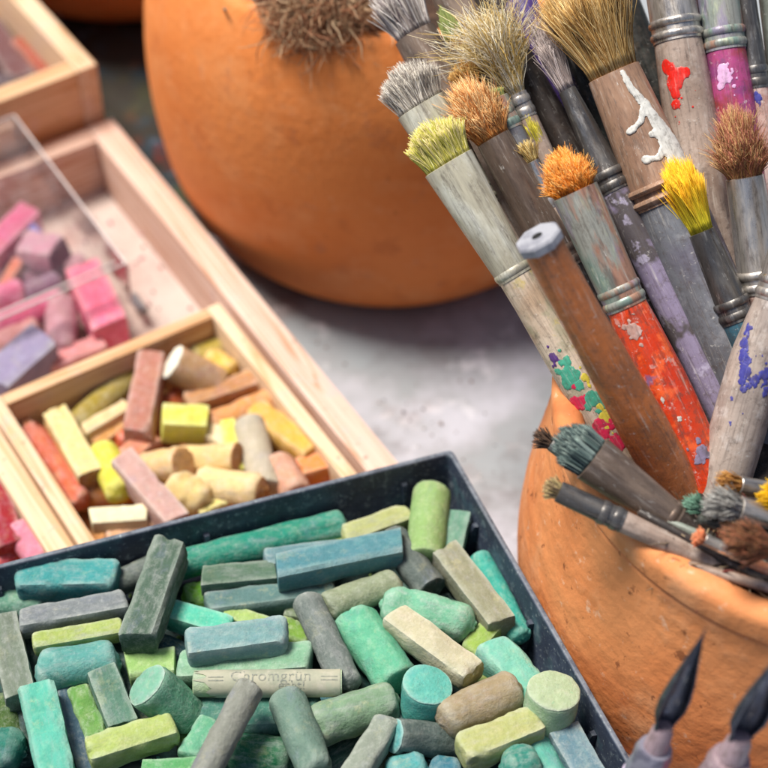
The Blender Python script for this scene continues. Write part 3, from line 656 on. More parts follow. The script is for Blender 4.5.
# ------------------------------------------------------------------ pots
def lathe(name, prof, mat, parent, ns=96, wob=.012, seed=0):
    q = MB(); rs = []
    for r_, z_ in prof:
        ring = []
        for j in range(ns):
            a = 2*math.pi*j/ns; k = 1 + .0035*noise.noise(Vector((seed, 0, z_*2.7))) + wob*noise.noise(Vector((math.cos(a)*1.2+seed, math.sin(a)*1.2, z_*.12)))
            ring.append(Vector((math.cos(a)*r_*k, math.sin(a)*r_*k, z_)))
        rs.append(ring)
    q.rings(rs, True, True); return q.build(name, mat, parent, angle=50)
def smoothprof(pts, n=8):
    out = []
    P = [pts[0]]+list(pts)+[pts[-1]]
    for i in range(1, len(P)-2):
        for k in range(n):
            t = k/n; r_ = []
            for d in (0, 1):
                p0_, p1_, p2_, p3_ = (P[i-1][d], P[i][d], P[i+1][d], P[i+2][d])
                r_.append(.5*((2*p1_)+(-p0_+p2_)*t+(2*p0_-5*p1_+4*p2_-p3_)*t*t+(-p0_+3*p1_-3*p2_+p3_)*t**3))
            out.append(tuple(r_))
    out.append(pts[-1]); return out
I4 = lambda x, y, z=0: frame_matrix(Vector((x, y, z)), Vector((1, 0, 0)), Vector((0, 1, 0)), Vector((0, 0, 1)))
pot1 = empty('terracotta_pot', I4(.3, 12.9), 'round terracotta pot with dry moss in it, behind the brushes', 'flower pot', 'terracotta pots')
pr = smoothprof([(7.4, 0), (8.4, .3), (9.5, 1.5), (10.3, 3.5), (10.7, 6), (10.8, 9), (10.5, 12), (9.9, 14), (9.3, 15.1)], 5) + [(9.15, 15.3), (8.8, 15.35), (8.5, 15.2), (8.5, 14.4), (8.6, 13.0)]
lathe('pot_body', pr, TERRA, pot1, seed=1)
q = MB(); q.rings([[Vector((math.cos(2*math.pi*j/48)*8.25*f, math.sin(2*math.pi*j/48)*8.5*f, 14.2+ .5*noise.noise(Vector((j*.5, f*3, 1)))*(f < .98))) for j in range(48)] for f in (1, .8, .6, .4, .2, .05)]); q.build('soil', SOIL, pot1)
P2 = Vector((15.55, -12.8, 0))
pot2 = empty('terracotta_pot', I4(P2.x, P2.y), 'terracotta pot crammed with paint brushes at the right', 'flower pot', 'terracotta pots')
pr = smoothprof([(7.6, 0), (8.2, .2), (9.6, 1.6), (10.5, 3.4), (10.75, 5.2), (10.5, 7.6), (10.1, 9.8), (9.86, 11.6)], 6) + [(9.85, 11.8), (9.78, 11.86), (9.82, 11.92), (9.93, 12.0), (9.95, 12.65), (9.9, 12.85), (9.74, 13.0), (9.5, 13.05), (9.25, 13.02), (9.05, 12.9), (8.95, 12.6), (8.9, 10.6), (8.8, 10)]
lathe('pot_body', pr, TERRA2, pot2, seed=5)
q = MB(); q.rings([[Vector((math.cos(2*math.pi*j/48)*8.87*f, math.sin(2*math.pi*j/48)*8.87*f, 11.75+ .3*noise.noise(Vector((j*.7, f*5, 1)))*(f < .98))) for j in range(48)] for f in (1, .9, .8, .7, .6, .5, .4, .2, .05)]); q.build('sand_fill', SAND, pot2)
pot3 = empty('terracotta_pot', I4(-14.0, 32.5), 'terracotta pot in the far left corner behind the tall wooden box', 'flower pot', 'terracotta pots')
pr = smoothprof([(5.6, .0), (6.3, .15), (7.4, .8), (8.7, 2.1), (10.1, 5), (10.6, 8), (10.3, 11.5), (9.7, 13)], 5) + [(9.2, 13.2), (8.8, 12.8), (8.6, 10)]
lathe('pot_body', pr, TERRA, pot3, seed=9)

# moss clump in pot 1
def moss(name, cpx, z, rx, ry, rz, n, cols, label, cat, rr=(.035, .07), seed=3, ln=(1.2, 2.6)):
    rnd = random.Random(seed); c0 = at(*cpx, z); q = MB()
    for i in range(n):
        while True:
            d = Vector((rnd.uniform(-1, 1), rnd.uniform(-1, 1), rnd.uniform(-1, 1)))
            if d.length < 1: break
        p = Vector((d.x*rx, d.y*ry, d.z*rz)); t = Vector((rnd.gauss(0, 1), rnd.gauss(0, 1), rnd.gauss(0, 1))).normalized(); bend = Vector((rnd.gauss(0, 1), rnd.gauss(0, 1), rnd.gauss(0, 1)))*.8
        pts = [p.copy()]; st = rnd.uniform(*ln)/7
        for k in range(7): p = p + t*st; t = (t+bend*.5+Vector((rnd.gauss(0, .3), rnd.gauss(0, .3), rnd.gauss(0, .3)))).normalized(); pts.append(p.copy())
        r_ = rnd.uniform(*rr); b = rnd.uniform(.6, 1.15); cc = rnd.choice(cols); q.col = (*[min(1, x*b) for x in lin(cc)[:3]], 1)
        q.tube(pts, [r_*.8]+[r_]*5+[r_*.7, r_*.3], 4)
    o = q.build(name, BRIS, None, mat4=I4(*c0), colors=True, angle=None); return tag(o, label, cat)
moss('dry_moss', (328, 12), 15.3, 2.5, 2.0, 1.5, 4200, [(176, 134, 100), (204, 164, 126), (146, 102, 74), (224, 194, 156), (170, 116, 84)], 'clump of curly brown dry moss on the rim of the middle terracotta pot', 'moss', (.01, .027), 3, (.8, 1.9))
moss('dead_leaves', (262, -2), 14.8, 1.6, 1.2, .4, 200, [(60, 50, 44), (100, 110, 100), (150, 140, 130), (70, 40, 36)], 'dark dead stems in the middle pot left of the curly moss', 'dead stems', (.03, .08), 8, (.6, 1.3))

# added paint-stained sheet, coloured dark for the deep shade by the middle pot
def shade_sheet():
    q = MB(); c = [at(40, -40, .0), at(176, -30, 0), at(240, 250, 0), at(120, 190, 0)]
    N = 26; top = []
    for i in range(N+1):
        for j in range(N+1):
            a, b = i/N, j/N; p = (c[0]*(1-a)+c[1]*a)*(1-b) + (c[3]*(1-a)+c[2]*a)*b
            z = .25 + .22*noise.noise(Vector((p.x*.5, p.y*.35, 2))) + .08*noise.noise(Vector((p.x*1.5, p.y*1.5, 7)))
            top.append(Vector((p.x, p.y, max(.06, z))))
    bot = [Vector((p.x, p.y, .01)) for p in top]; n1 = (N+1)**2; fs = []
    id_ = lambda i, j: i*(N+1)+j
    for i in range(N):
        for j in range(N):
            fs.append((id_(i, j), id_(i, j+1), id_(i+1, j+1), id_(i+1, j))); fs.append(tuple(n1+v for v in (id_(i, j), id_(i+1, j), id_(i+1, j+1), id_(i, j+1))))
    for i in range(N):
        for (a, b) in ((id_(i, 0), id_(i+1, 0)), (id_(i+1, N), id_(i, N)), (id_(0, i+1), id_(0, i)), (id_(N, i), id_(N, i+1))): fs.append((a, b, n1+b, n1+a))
    q.add(top+bot, fs); o = q.build('stained_shade_sheet', STAINED_SHADE, None, angle=None); tag(o, 'dark paint-stained sheet added for the deep shade on the table between the tall box and the middle pot', 'shade_sheet')
shade_sheet()

# ------------------------------------------------------------------ brushes
GBR = 'paint brushes standing in the right pot'
def brush_frame(tip, low):
    ax = (tip-low); Ln = ax.length; ax.normalize(); view = ((tip+low)/2-cam_pos).normalized()
    s = ax.cross(view).normalized(); n = ax.cross(s)*1.0   # s: across the picture, n: towards/away
    if n.dot(view) > 0: n = -n; 
    s = n.cross(ax).normalized() * 1.0
    # right-handed x=s,y=?,z=ax : y = ax x s
    y = ax.cross(s); return frame_matrix(low, s, y, ax), Ln, s, y, (y.dot(view) < 0)
def bristles(q, rnd, z0, wb, tb, ln, spread, cols, n, frizz=.1, r0=.028, round_tip=.35, curl=0., lean=(0, 0), tipcol=None, splay_pow=1.0, thin=.4):
    n = int(n*1.9); clumps = [(Vector((rnd.gauss(0, 1), rnd.gauss(0, 1), 0))*frizz*1.1*ln, rnd.uniform(.9, 1.06), rnd.uniform(.82, 1.2)) for _ in range(40)]
    for i in range(n):
        th = rnd.uniform(0, 2*math.pi); rr = math.sqrt(rnd.random()); bx, by = math.cos(th)*rr, math.sin(th)*rr
        ck = clumps[(int((bx+1)*4.2)*7+int((by+1)*4.2)*3) % 40]; l = ln*(1-round_tip*rr**2)*rnd.uniform(.84, 1.04)*ck[1]
        end = Vector((bx*wb*spread + lean[0]*l, by*tb*spread*1.1 + lean[1]*l, 0)) + Vector((rnd.gauss(0, 1), rnd.gauss(0, 1), 0))*frizz*ln*.7 + ck[0]
        base = Vector((bx*wb*.95, by*tb*.95, z0-.05)); cu = Vector((rnd.gauss(0, 1), rnd.gauss(0, 1), rnd.gauss(0, .4)))*curl*ln
        pts = []; K = 6
        for k in range(K+1):
            t = k/K; p = Vector((base.x+(end.x-base.x)*t**(1.25*splay_pow), base.y+(end.y-base.y)*t**(1.25*splay_pow), z0+l*t)) + cu*t*t*math.sin(t*3+i) ; pts.append(p)
        c = lin(rnd.choice(cols)); b = rnd.uniform(.75, 1.35)*ck[2]
        n0 = len(q.v); r_ = r0*.68*rnd.uniform(.7, 1.25); q.col = (*[min(1, x*b) for x in c[:3]], 1)
        q.tube(pts, [r_]*(K-1)+[r_*.8, r_*thin], 3)
        if tipcol:
            tc = lin(rnd.choice(tipcol)); m = len(q.v)-n0
            for v in range(m):
                t = min(1, max(0, ((v//3)/K-.25)/.6)); o_ = q.c[n0+v]; q.c[n0+v] = (*[o_[x]*(1-t)+tc[x]*b*t for x in range(3)], 1)
def sect(q, secs, ns=28, cap0=True, cap1=True, sup=2.0):
    """secs: (z, half width, half thickness)"""
    rs = []
    for z_, a, b in secs:
        ring = []
        for j in range(ns):
            th = 2*math.pi*j/ns; c, s_ = math.cos(th), math.sin(th); e_ = 2/sup
            ring.append(Vector((math.copysign(abs(c)**e_, c)*a, math.copysign(abs(s_)**e_, s_)*b, z_)))
        rs.append(ring)
    q.rings(rs, cap0, cap1)
def brush(label, tip, dt, low, zlow, bl, bw, fl, fw, hw, fer, han, cols, bt=.5, spread=1.3, n=500, frizz=.05, curl=0., tipcol=None, rings=2, round_tip=.35, r0=.028, lean=(0, 0), mid=None, hlen=None, group=GBR, splay_pow=1., handle_col=None, scol=None, name='paint_brush'):
    """tip/low pixels; bl bristle px, bw bristle base width px; fl ferrule px length, fw (top,bottom) widths px; hw handle widths px list"""
    T = atd(*tip, dt); Lw_ = at(*low, zlow) if zlow is not None else None
    M4, Ln, s, y, tow = brush_frame(T, Lw_)
    tot = math.hypot(tip[0]-low[0], tip[1]-low[1]); dl = depth(Lw_)
    # perspective-correct position along the axis for a picture distance d from the tip
    def Z(d):
        f = d/tot; t = f*dt/(dl+(dt-dl)*f) if True else f
        return Ln*(1-t)
    def wd(px, d): 
        f = min(1, d/tot); t = f*dt/(dl+(dt-dl)*f); return px*(dt+(dl-dt)*t)/FPX/2
    root = empty(name, M4, label, 'paint brush', group); rnd = random.Random(int(tip[0]*13+tip[1]))
    zt, zb, zf = Z(0), Z(bl), Z(bl+fl)
    wb = wd(bw, bl); ln = zt-zb
    q = MB(); core = lin(cols[0], .55)
    if bl > 0:
        q.col = core; sect(q, [(zb-.1, wb*.9, wb*bt*.9), (zb+ln*.3, wb*.92*(1+(spread-1)*.2), wb*bt*.85), (zb+ln*.55, wb*.6, wb*bt*.5), (zb+ln*.65, wb*.2, wb*bt*.2)], 14)
        bristles(q, rnd, zb, wb, wb*bt, ln, spread, cols, n, frizz, r0, round_tip, curl, lean, tipcol, splay_pow)
        q.build('bristles', BRIS, root, colors=True, angle=None)
    w0, w1 = wd(fw[0], bl), wd(fw[1], bl+fl); ft = max(bt, .5)
    q = MB(); secs = []
    if fl > 0:
        for i in range(13):
            t = i/12; ww = w0+(w1-w0)*t; tk = ww*(ft+(1-ft)*t); secs.append((zb+(zf-zb)*t, ww, tk))
        secs = [(zb+.02, w0*.93, w0*ft*.9)] + secs
        # lip and crimps
        out = []
        for z_, a, b in secs[::-1]: out.append((z_, a, b))
        sect(q, out); fo = q.build('ferrule', fer, root)
        for k in range(rings):
            q = MB(); zc = zf + .22 + k*.42; r_ = w1*1.0
            pr_ = [(-.13, 1.0), (-.08, 1.05), (0, 1.075), (.08, 1.05), (.13, 1.0)]
            sect(q, [(zc+a, r_*b*1.01, r_*b*1.01) for a, b in pr_]); q.build('crimp_ring', fer, root)
    q = MB(); zs = []
    N = len(hw)
    for i in range(N*4-3):
        t = i/(N*4-4); k = min(N-2, int(t*(N-1))) if N > 1 else 0; f = t*(N-1)-k
        f = f*f*(3-2*f); hpx = hw[k]*(1-f)+hw[k+1]*f if N > 1 else hw[0]; d = bl+fl+(tot-bl-fl)*t
        z_ = Z(d) if d < tot else 0; zs.append((z_-(0.0), wd(hpx, d), wd(hpx, d)))
    if fl == 0:
        top = zs[0]; zs = [(top[0]+top[1]*.55, top[1]*.35, top[1]*.35), (top[0]+top[1]*.4, top[1]*.7, top[1]*.7), (top[0]+top[1]*.18, top[1]*.92, top[1]*.92)] + zs
    else: zs[0] = (zf+.02, w1*.96, w1*.96); 
    sect(q, zs[::-1]); ho = q.build('handle', han, root, angle=60)
    return root, Z, wd, zs
def prof_r(zs, z_):
    for (a, b) in zip(zs, zs[1:]):
        if a[0] >= z_ >= b[0]: t = (a[0]-z_)/max(1e-6, a[0]-b[0]); return a[1]*(1-t)+b[1]*t
    return zs[-1][1]
def splash(root, surf, field, ex_, name, mat, thick=.03, res=.022):
    """dried paint: surf(x, z) gives a surface point and its normal, field(x, z) > 0 where the paint lies"""
    x0, x1, z0, z1 = ex_; nx = max(6, int((x1-x0)/res)); nz_ = max(6, int((z1-z0)/res)); q = MB(); idx = {}; vs = []; fs = []
    F = [[field(x0+(x1-x0)*i/nx, z0+(z1-z0)*j/nz_) for j in range(nz_+1)] for i in range(nx+1)]
    def vid(i, j):
        if (i, j) not in idx:
            f = max(0, F[i][j]); p, n_ = surf(x0+(x1-x0)*i/nx, z0+(z1-z0)*j/nz_); h = thick*min(1, f/.07)**.5*(1+.25*noise.noise(Vector((i*.13, j*.13, 3)))) + .004
            idx[(i, j)] = len(vs); vs.append(p+n_*h)
        return idx[(i, j)]
    for i in range(nx):
        for j in range(nz_):
            c4 = [(i, j), (i+1, j), (i+1, j+1), (i, j+1)]; ok = [c for c in c4 if F[c[0]][c[1]] > 0]
            if len(ok) == 4 or len(ok) == 3: fs.append(tuple(vid(*c) for c in ok))
    if not fs: return None
    q.add(vs, fs); return q.build(name, mat, root, angle=None)
def blot(root, zc, half, ang, size, mat, zs, name='paint_stain', seed=0, asp=1.6, off=.012):
    rnd = random.Random(seed*7+1); cs = [(0, 0, size*.62)]
    for k in range(7):
        a = rnd.uniform(0, 6.28); d = size*rnd.uniform(.35, .95); cs.append((math.cos(a)*d*.8, math.sin(a)*d*asp, size*rnd.uniform(.14, .42)))
    for k in range(5):
        a = rnd.uniform(0, 6.28); d = size*rnd.uniform(1.1, 1.7); cs.append((math.cos(a)*d*.8, math.sin(a)*d*asp*.8, size*rnd.uniform(.05, .11)))
    def field(x, z_):
        n1 = noise.noise(Vector((x*2.2/size*.5, z_*1.6/size*.5, seed)))*size*.22 + noise.noise(Vector((x*9, z_*9, seed+5)))*.05
        return max(r_-math.hypot(x-cx, (z_-cz)/1.15) for cx, cz, r_ in cs) + n1*(1 if True else 0) - .02
    def surf(x, z_):
        R0 = prof_r(zs, zc+z_); q_ = math.pi/2+ang+x/max(.1, R0); n_ = Vector((math.cos(q_), math.sin(q_), 0)); return n_*R0+Vector((0, 0, zc+z_)), n_
    e_ = size*1.5; return splash(root, surf, field, (-e_, e_, -e_*asp, e_*asp), name, mat, .018)
GC = (206,196,100)
B1, Z1, wd1, zs1 = brush('broad flat brush with yellow-green bristles, leftmost of the front row', (424,122), 59.5, (636,480), 11, 48, 52, 132, (54,37), (34,38,42), GREYFER, H_SPLAT, [(214,206,110),(190,182,70),(228,216,150),(160,160,60)], .38, 1.16, 1200, .06, curl=.05, tipcol=[(226,212,150),(190,186,80)], rings=1, r0=.022)
for k, (d, a, sz, mt) in enumerate([(268,-.5,.28,PURP),(292,-.2,.55,GREENP),(322,.2,.45,GREENP),(318,-.45,.4,PINKP),(345,.35,.4,YELP),(350,-.1,.5,PINKP),(300,.5,.25,YELP),(372,.2,.45,PINKP)]): blot(B1, Z1(d), 0, a, sz, mt, zs1, seed=k+3)
brush('flat brush with stiff light grey bristles at the left', (398,66), 61.5, (612,430), 11, 46, 52, 120, (54,38), (34,38), GREYFER, H_TAUPE, [(196,190,178),(160,152,142),(220,214,204),(130,122,116)], .35, 1.18, 1300, .05, curl=.05, r0=.02)
brush('grey bristled brush tied with white thread at the top left', (384,-22), 64, (606,380), 11, 64, 40, 110, (44,52), (40,40), BROWNFER, H_TAUPE, [(150,140,136),(186,178,172),(112,100,104),(206,200,196)], .7, 1.25, 460, .05, r0=.026)
brush('round brush with fluffy orange-brown head behind the broad flat one', (458,76), 60.8, (664,440), 11, 72, 36, 150, (36,44), (40,44), BROWNFER, H_DARK, [(196,124,60),(206,150,86),(160,96,44)], .9, 1.08, 1500, .07, round_tip=.7, r0=.02, curl=.09, tipcol=[(236,204,150),(220,170,110),(190,120,60)])
brush('small filbert brush with olive-green tip and red-brown base', (440,8), 63.2, (640,400), 11, 46, 20, 60, (22,24), (24,26), BROWNFER, H_DARK, [(130,70,50),(110,60,40)], .5, 1.0, 300, .01, tipcol=[(130,140,76),(110,124,70)], round_tip=.5, r0=.03)
brush('splayed brush with wild white and straw bristles at the top', (474,4), 61.6, (668,420), 11, 100, 20, 26, (22,22), (20,24), SILVFER, H_TAUPE, [(222,208,170),(200,176,120),(236,228,208),(190,160,90)], .8, 1.1, 520, .065, r0=.018, curl=.34, splay_pow=.7)
GRB, ZG, wdG, zsG = brush('thin brush with green-smeared ferrule below the wild white bristles', (492,88), 61.2, (664,440), 11, 12, 16, 34, (24,22), (20,22,24), COLFER, H_GREYB, [(200,190,110),(150,170,110)], .8, 1.2, 120, .06)
brush('small tuft brush with golden-brown bristles between two fluffy heads', (458,62), 61.8, (650,420), 11, 28, 24, 60, (24,24), (24,26), BROWNFER, H_DARK, [(196,150,84),(170,120,60),(220,180,110)], .8, 1.5, 260, .08, r0=.02)
brush('thin brush with a narrow yellow-green head', (524,112), 61.4, (668,400), 11, 42, 14, 40, (15,16), (16,18), BROWNFER, H_DARK, [(190,180,60),(160,150,50)], .8, 1.0, 200, .02, r0=.02)
brush('little brush with a frayed straw tuft beside the orange round head', (522,140), 60.6, (670,430), 11, 24, 14, 50, (14,16), (16,18), SILVFER, H_TAUPE, [(200,170,100),(220,200,140),(170,140,80)], .8, 1.5, 120, .12, r0=.018)
brush('slim brush with grey-pink bristles and violet-grey handle', (534,22), 61.2, (742,450), 11, 76, 17, 112, (18,34), (32,34,34), DARKFER, H_VIOLET, [(170,156,152),(140,126,122),(196,184,180)], .8, 1.2, 500, .03, curl=.05, r0=.02, rings=2)
B9, Z9, wd9, zs9 = brush('largest brush with bushy tan bristles and white paint drips', (568,-34), 60.6, (770,440), 11, 116, 52, 140, (54,70), (70,72,70), TANFER, H_GREYB, [(206,172,110),(180,142,80),(222,194,140),(150,112,62)], .6, 1.62, 2200, .06, curl=.05, r0=.019, lean=(.0,0), round_tip=.3)
B10, Z10, wd10, zs10 = brush('fat brush with silver ferrule and a red daub on its pale handle', (650,-130), 61.6, (740,420), 11, 70, 44, 104, (46,50), (52,54,52), SILVFER, H_TAUPE, [(200,180,150),(170,150,120)], .8, 1.2, 300, .04)
blot(B10, Z10(215), 0, -.35, .55, REDP, zs10, seed=21, asp=2.2); blot(B10, Z10(238), 0, -.45, .3, REDP, zs10, seed=23, asp=2.)
brush('thin brown wooden brush handle at the top right', (690,-60), 62, (752,400), 11, 0, 10, 0, (12,12), (13,14,14), SILVFER, H_WOODR, [(1,1,1)])
B12, Z12, wd12, zs12 = brush('brush with magenta paint over its ring and handle', (706,-90), 61.4, (776,410), 11, 50, 38, 92, (42,42), (44,42,40), COLFER, H_MAG, [(120,100,80)], .8, 1.1, 150, .03)
blot(B12, Z12(168), 0, -.2, .42, LILACP, zs12, seed=31, asp=1.4)
brush('brush with a round reddish-brown head at the right', (733,104), 59.4, (786,440), 11, 74, 36, 116, (38,46), (44,44), SILVFER, H_PINK, [(166,120,70),(186,142,92),(134,88,54),(150,90,70)], .95, 1.15, 1500, .065, round_tip=.75, r0=.019, curl=.09, tipcol=[(196,160,110),(150,100,66),(176,110,90)])
B14, Z14, wd14, zs14 = brush('narrow dark brush with blue-ringed ferrule at the right edge', (736,-70), 61.4, (800,400), 11, 30, 18, 130, (20,24), (26,30,30), DARKFER, H_PINK, [(60,60,60)], .8, 1.1, 80, .03)
blot(B14, Z14(170), 0, 0, .25, BLUEP, zs14, seed=41)
brush('brush with a bright yellow fan-shaped head', (672,160), 59.6, (800,470), 11, 78, 24, 96, (27,36), (34,34), DARKFER, H_TEAL, [(196,186,40),(214,200,50),(180,160,40)], .9, 1.5, 1500, .035, curl=.03, tipcol=[(240,190,30),(250,214,60),(232,166,30)], r0=.018, round_tip=.25)
B16, Z16, wd16, zs16 = brush('round brush with a dense orange head and red-orange handle', (556,150), 58.6, (714,500), 11, 46, 44, 126, (48,42), (44,54,52), COLFER, H_RED, [(206,116,26),(220,136,40),(180,92,20)], .95, 1.08, 2100, .065, tipcol=[(244,190,110),(232,150,56),(214,130,40)], round_tip=.8, r0=.019, curl=.09, rings=2)
blot(B16, Z16(196), 0, -.1, .42, H_PINK, zs16, seed=51, asp=2.2); blot(B16, Z16(268), 0, -.25, .12, WHITEP, zs16, seed=54); blot(B16, Z16(292), 0, .1, .16, WHITEP, zs16, seed=57, asp=.8)
blot(B16, Z16(330), 0, .3, .4, LILACP if False else H_VIOLET, zs16, seed=58)
B20, Z20, wd20, zs20 = brush('thick pale handle spattered with blue paint, leaning right', (812,170), 57.5, (716,505), 11, 60, 40, 76, (42,40), (42,56,56,54), SILVFER, H_BLUESP, [(150,140,130)], .8, 1.2, 200, .03, rings=2)
for k, (d, a, sz) in enumerate([(168,-.8,.22),(182,-.75,.3),(196,-.55,.3),(210,-.3,.34),(216,.1,.3),(206,.45,.3),(226,-.15,.22),(238,-.5,.1),(250,.0,.09),(190,.1,.08),(176,.5,.1),(262,-.3,.12),(222,.6,.2)]): blot(B20, Z20(d), 0, a, sz, BLUEP, zs20, seed=60+k, asp=1.3)
brush('dark brown brush handle between the slim and the green-smeared brushes', (500,20), 63, (706,400), 11, 0, 10, 0, (12,12), (26,32,32), SILVFER, H_DARK, [(1,1,1)])
brush('blackish brush handle left of the largest brush', (556,20), 63, (738,400), 11, 0, 10, 0, (12,12), (22,26,26), SILVFER, H_BLACK, [(1,1,1)])
Bp, Zp, wdp, zsp = brush('purple brush handle end with a white dot at the top', (520,4), 63.6, (700,380), 11, 0, 10, 0, (12,12), (34,34,30), SILVFER, H_PURPLE, [(1,1,1)])
blot(Bp, Zp(12), 0, -.1, .14, WHITEP, zsp, seed=71, asp=1)
brush('grey-green brush handle at the top right corner', (766,-60), 62.4, (820,380), 11, 0, 10, 0, (12,12), (28,30,30), SILVFER, H_GREEN, [(1,1,1)])
brush('wide dusty grey ferrule brush behind the olive-tipped one', (420,-70), 65, (640,360), 11, 60, 40, 200, (44,52), (46,40), BROWNFER, H_TAUPE, [(150,140,130)], .5, 1.2, 200, .03)
# dark handles standing behind to close the bundle
for i, (tp, lw, mt, lb, wpx) in enumerate([((470,-40),(690,380),H_DARK,'dark handle behind the wild white bristles',30), ((606,-40),(760,350),H_BLACK,'black handle behind the largest bushy brush',34),
        ((640,60),(730,360),H_DARK,'dark handle between largest brush and fat red-daubed one',30), ((716,60),(760,380),H_DARK,'dark handle behind the reddish-brown head',34), ((690,180),(760,420),H_BLACK,'black handle between the yellow and the reddish-brown brush',34), ((560,90),(712,420),H_BLACK,'black handle behind the violet-grey one',30), ((770,60),(812,420),H_DARK,'dark handle at the right edge below the blue ring',34)]):
    brush(lb, tp, 64.5+i*.15, lw, 11, 0, 10, 0, (12, 12), (wpx, wpx, wpx), SILVFER, mt, [(1,1,1)])
# white paint drip on the largest brush (real relief on its ferrule)
def surf_pt(root, Z, wd, d, u, half0, half1, d0, d1, ft, lift=.03):
    t = (d-d0)/(d1-d0); a = wd(half0+(half1-half0)*t, d); b = a*(ft+(1-ft)*t); x = -u*a; y = b*math.sqrt(max(0, 1-u*u))
    return Vector((x, y+.0, Z(d)))
def drip():
    # capsules in (picture distance d along the brush, u across), in cm on the ferrule
    W = wd9(62, 180); k = (Z9(116)-Z9(256))/140
    P = lambda d, u: (u*W, (d-186)*k)
    segs = [((120, .30), (138, .34), .10, .13), ((138, .34), (158, .55), .13, .15), ((158, .55), (182, .66), .15, .2), ((182, .66), (205, .72), .22, .33), ((205, .72), (232, .80), .33, .3), ((232, .80), (248, .62), .2, .12),
            ((158, .5), (172, .22), .13, .10), ((172, .22), (176, -.12), .10, .09), ((176, -.12), (177, -.24), .12, .13), ((190, .6), (188, .36), .2, .12),
            ((206, .6), (212, .25), .22, .11), ((212, .25), (210, -.05), .10, .10), ((210, -.05), (209, -.14), .12, .14), ((222, .6), (228, .4), .2, .12)]
    S = [(P(*a), P(*b), ra, rb) for a, b, ra, rb in segs]
    def field(x, y):
        m = -9
        for (ax_, ay), (bx, by), ra, rb in S:
            dx, dy = bx-ax_, by-ay; t = max(0, min(1, ((x-ax_)*dx+(y-ay)*dy)/(dx*dx+dy*dy+1e-9))); v = ra+(rb-ra)*t-math.hypot(x-ax_-dx*t, y-ay-dy*t); m = max(m, v) if abs(m-v) > .05 else max(m, v)+.012
        return m + noise.noise(Vector((x*5, y*5, 2)))*.035
    def surf(x, y):
        d = 186+y/k; u = max(-.97, min(.97, x/W)); p = surf_pt(B9, Z9, wd9, d, u, 54/2*2, 70, 116, 256, .6); n_ = Vector((-u*.7, 1, 0)).normalized(); return p, n_
    splash(B9, surf, field, (-.45*W, 1.0*W, -68*k, 66*k), 'paint_drip', WHITEP, .05, .025)
drip()

# octagonal-ended tool
def hextool():
    T = atd(537, 236, 54.5); Lw_ = at(684, 500, 11); M4, Ln, s, y, _ = brush_frame(T, Lw_)
    root = empty('wooden_tool', M4, 'brown varnished shaft with an octagonal grey end and centre hole', 'tool handle', GBR)
    r0 = 42*54.5/FPX/2; r1 = 50*57/FPX/2
    q = MB(); sect(q, [(0, r1, r1), (Ln*.3, r1*1.02, r1*1.02), (Ln*.7, r0*1.03, r0*1.03), (Ln-.36, r0, r0)], 32); q.build('handle', H_BROWN, root)
    q = MB(); rs = []
    PALE = simple('chalky_grey_cap', L((164, 166, 174)), [(L((120, 122, 134)), 200, .45, .6, .7), (L((90, 92, 108)), 120, .58, .68, .7)], .6)
    for z_, f in ((Ln-.4, .98), (Ln-.33, 1.16), (Ln-.08, 1.2), (Ln, 1.12), (Ln+.01, .28), (Ln-.3, .2)):
        ring = []
        for j in range(32):
            a = 2*math.pi*j/32; k = 2*math.pi/8; b = ((a+k/2) % k)-k/2; rr = r0*f*(math.cos(math.pi/8)/math.cos(b) if f > .5 else 1); ring.append(Vector((math.cos(a)*rr, math.sin(a)*rr, z_)))
        rs.append(ring)
    q.rings(rs, True, True); q.build('octagonal_end', PALE, root)
    q = MB(); sect(q, [(Ln-.1, r0*.19, r0*.19), (Ln+.016, r0*.24, r0*.24)], 16); q.build('centre_hole', BLACKH, root)
    q = MB()
    for i in range(14):
        z_ = Ln*.62-i*.22; a = math.pi/2+.75; rr = r0*1.05
        for k in range(2):
            q.add([(math.cos(a+k*.06)*rr, math.sin(a+k*.06)*rr, z_), (math.cos(a+k*.06+.035)*rr, math.sin(a+k*.06+.035)*rr, z_+.05*(k == 0)), (math.cos(a+k*.06+.035)*rr, math.sin(a+k*.06+.035)*rr, z_-.1), (math.cos(a+k*.06)*rr, math.sin(a+k*.06)*rr, z_-.12)], [(0, 1, 2, 3)])
    q.build('worn_imprint', WHITEP, root, smooth=False)
hextool()

# brushes lying over the rim and the jumble inside the pot
GL = 'small brushes lying across the right pot'
def lying(label, tip, zt, low, zlow, *a, **k):
    T = at(*tip, zt); return brush(label, tip, depth(T), low, zlow, *a, group=GL, **k)
B21, Z21, wd21, zs21 = lying('brush with a teal-stained domed head lying over the pot rim', (557,432), 15.0, (722,556), 12.2, 44, 46, 104, (50,34), (30,28), BROWNFER, H_DARK, [(74,92,92),(96,116,112),(54,68,70),(134,150,144)], .6, 1.06, 900, .015, round_tip=.45, r0=.026, rings=1)
lying('thin brush with a straw-coloured tip lying lowest across the rim', (543,484), 14.3, (722,568), 12.6, 18, 17, 70, (22,24), (22,20), DARKFER, H_TAUPE, [(190,170,120),(150,130,90),(120,100,80)], .7, 1.3, 160, .08, r0=.02)
lying('dark-haired brush poking out left behind the teal-stained head', (533,432), 14.0, (690,536), 12.0, 22, 12, 60, (14,22), (20,18), DARKFER, H_MAG, [(70,54,46),(50,40,36),(100,80,66)], .7, 1.6, 120, .1, r0=.02)
lying('brush with a blurred rust-brown head near the right edge', (722,536), 15.4, (850,570), 12.4, 46, 24, 60, (26,26), (28,28), DARKFER, H_DARK, [(150,104,70),(124,84,58),(168,104,76),(104,74,56)], .8, 1.35, 700, .05, round_tip=.6, r0=.024)
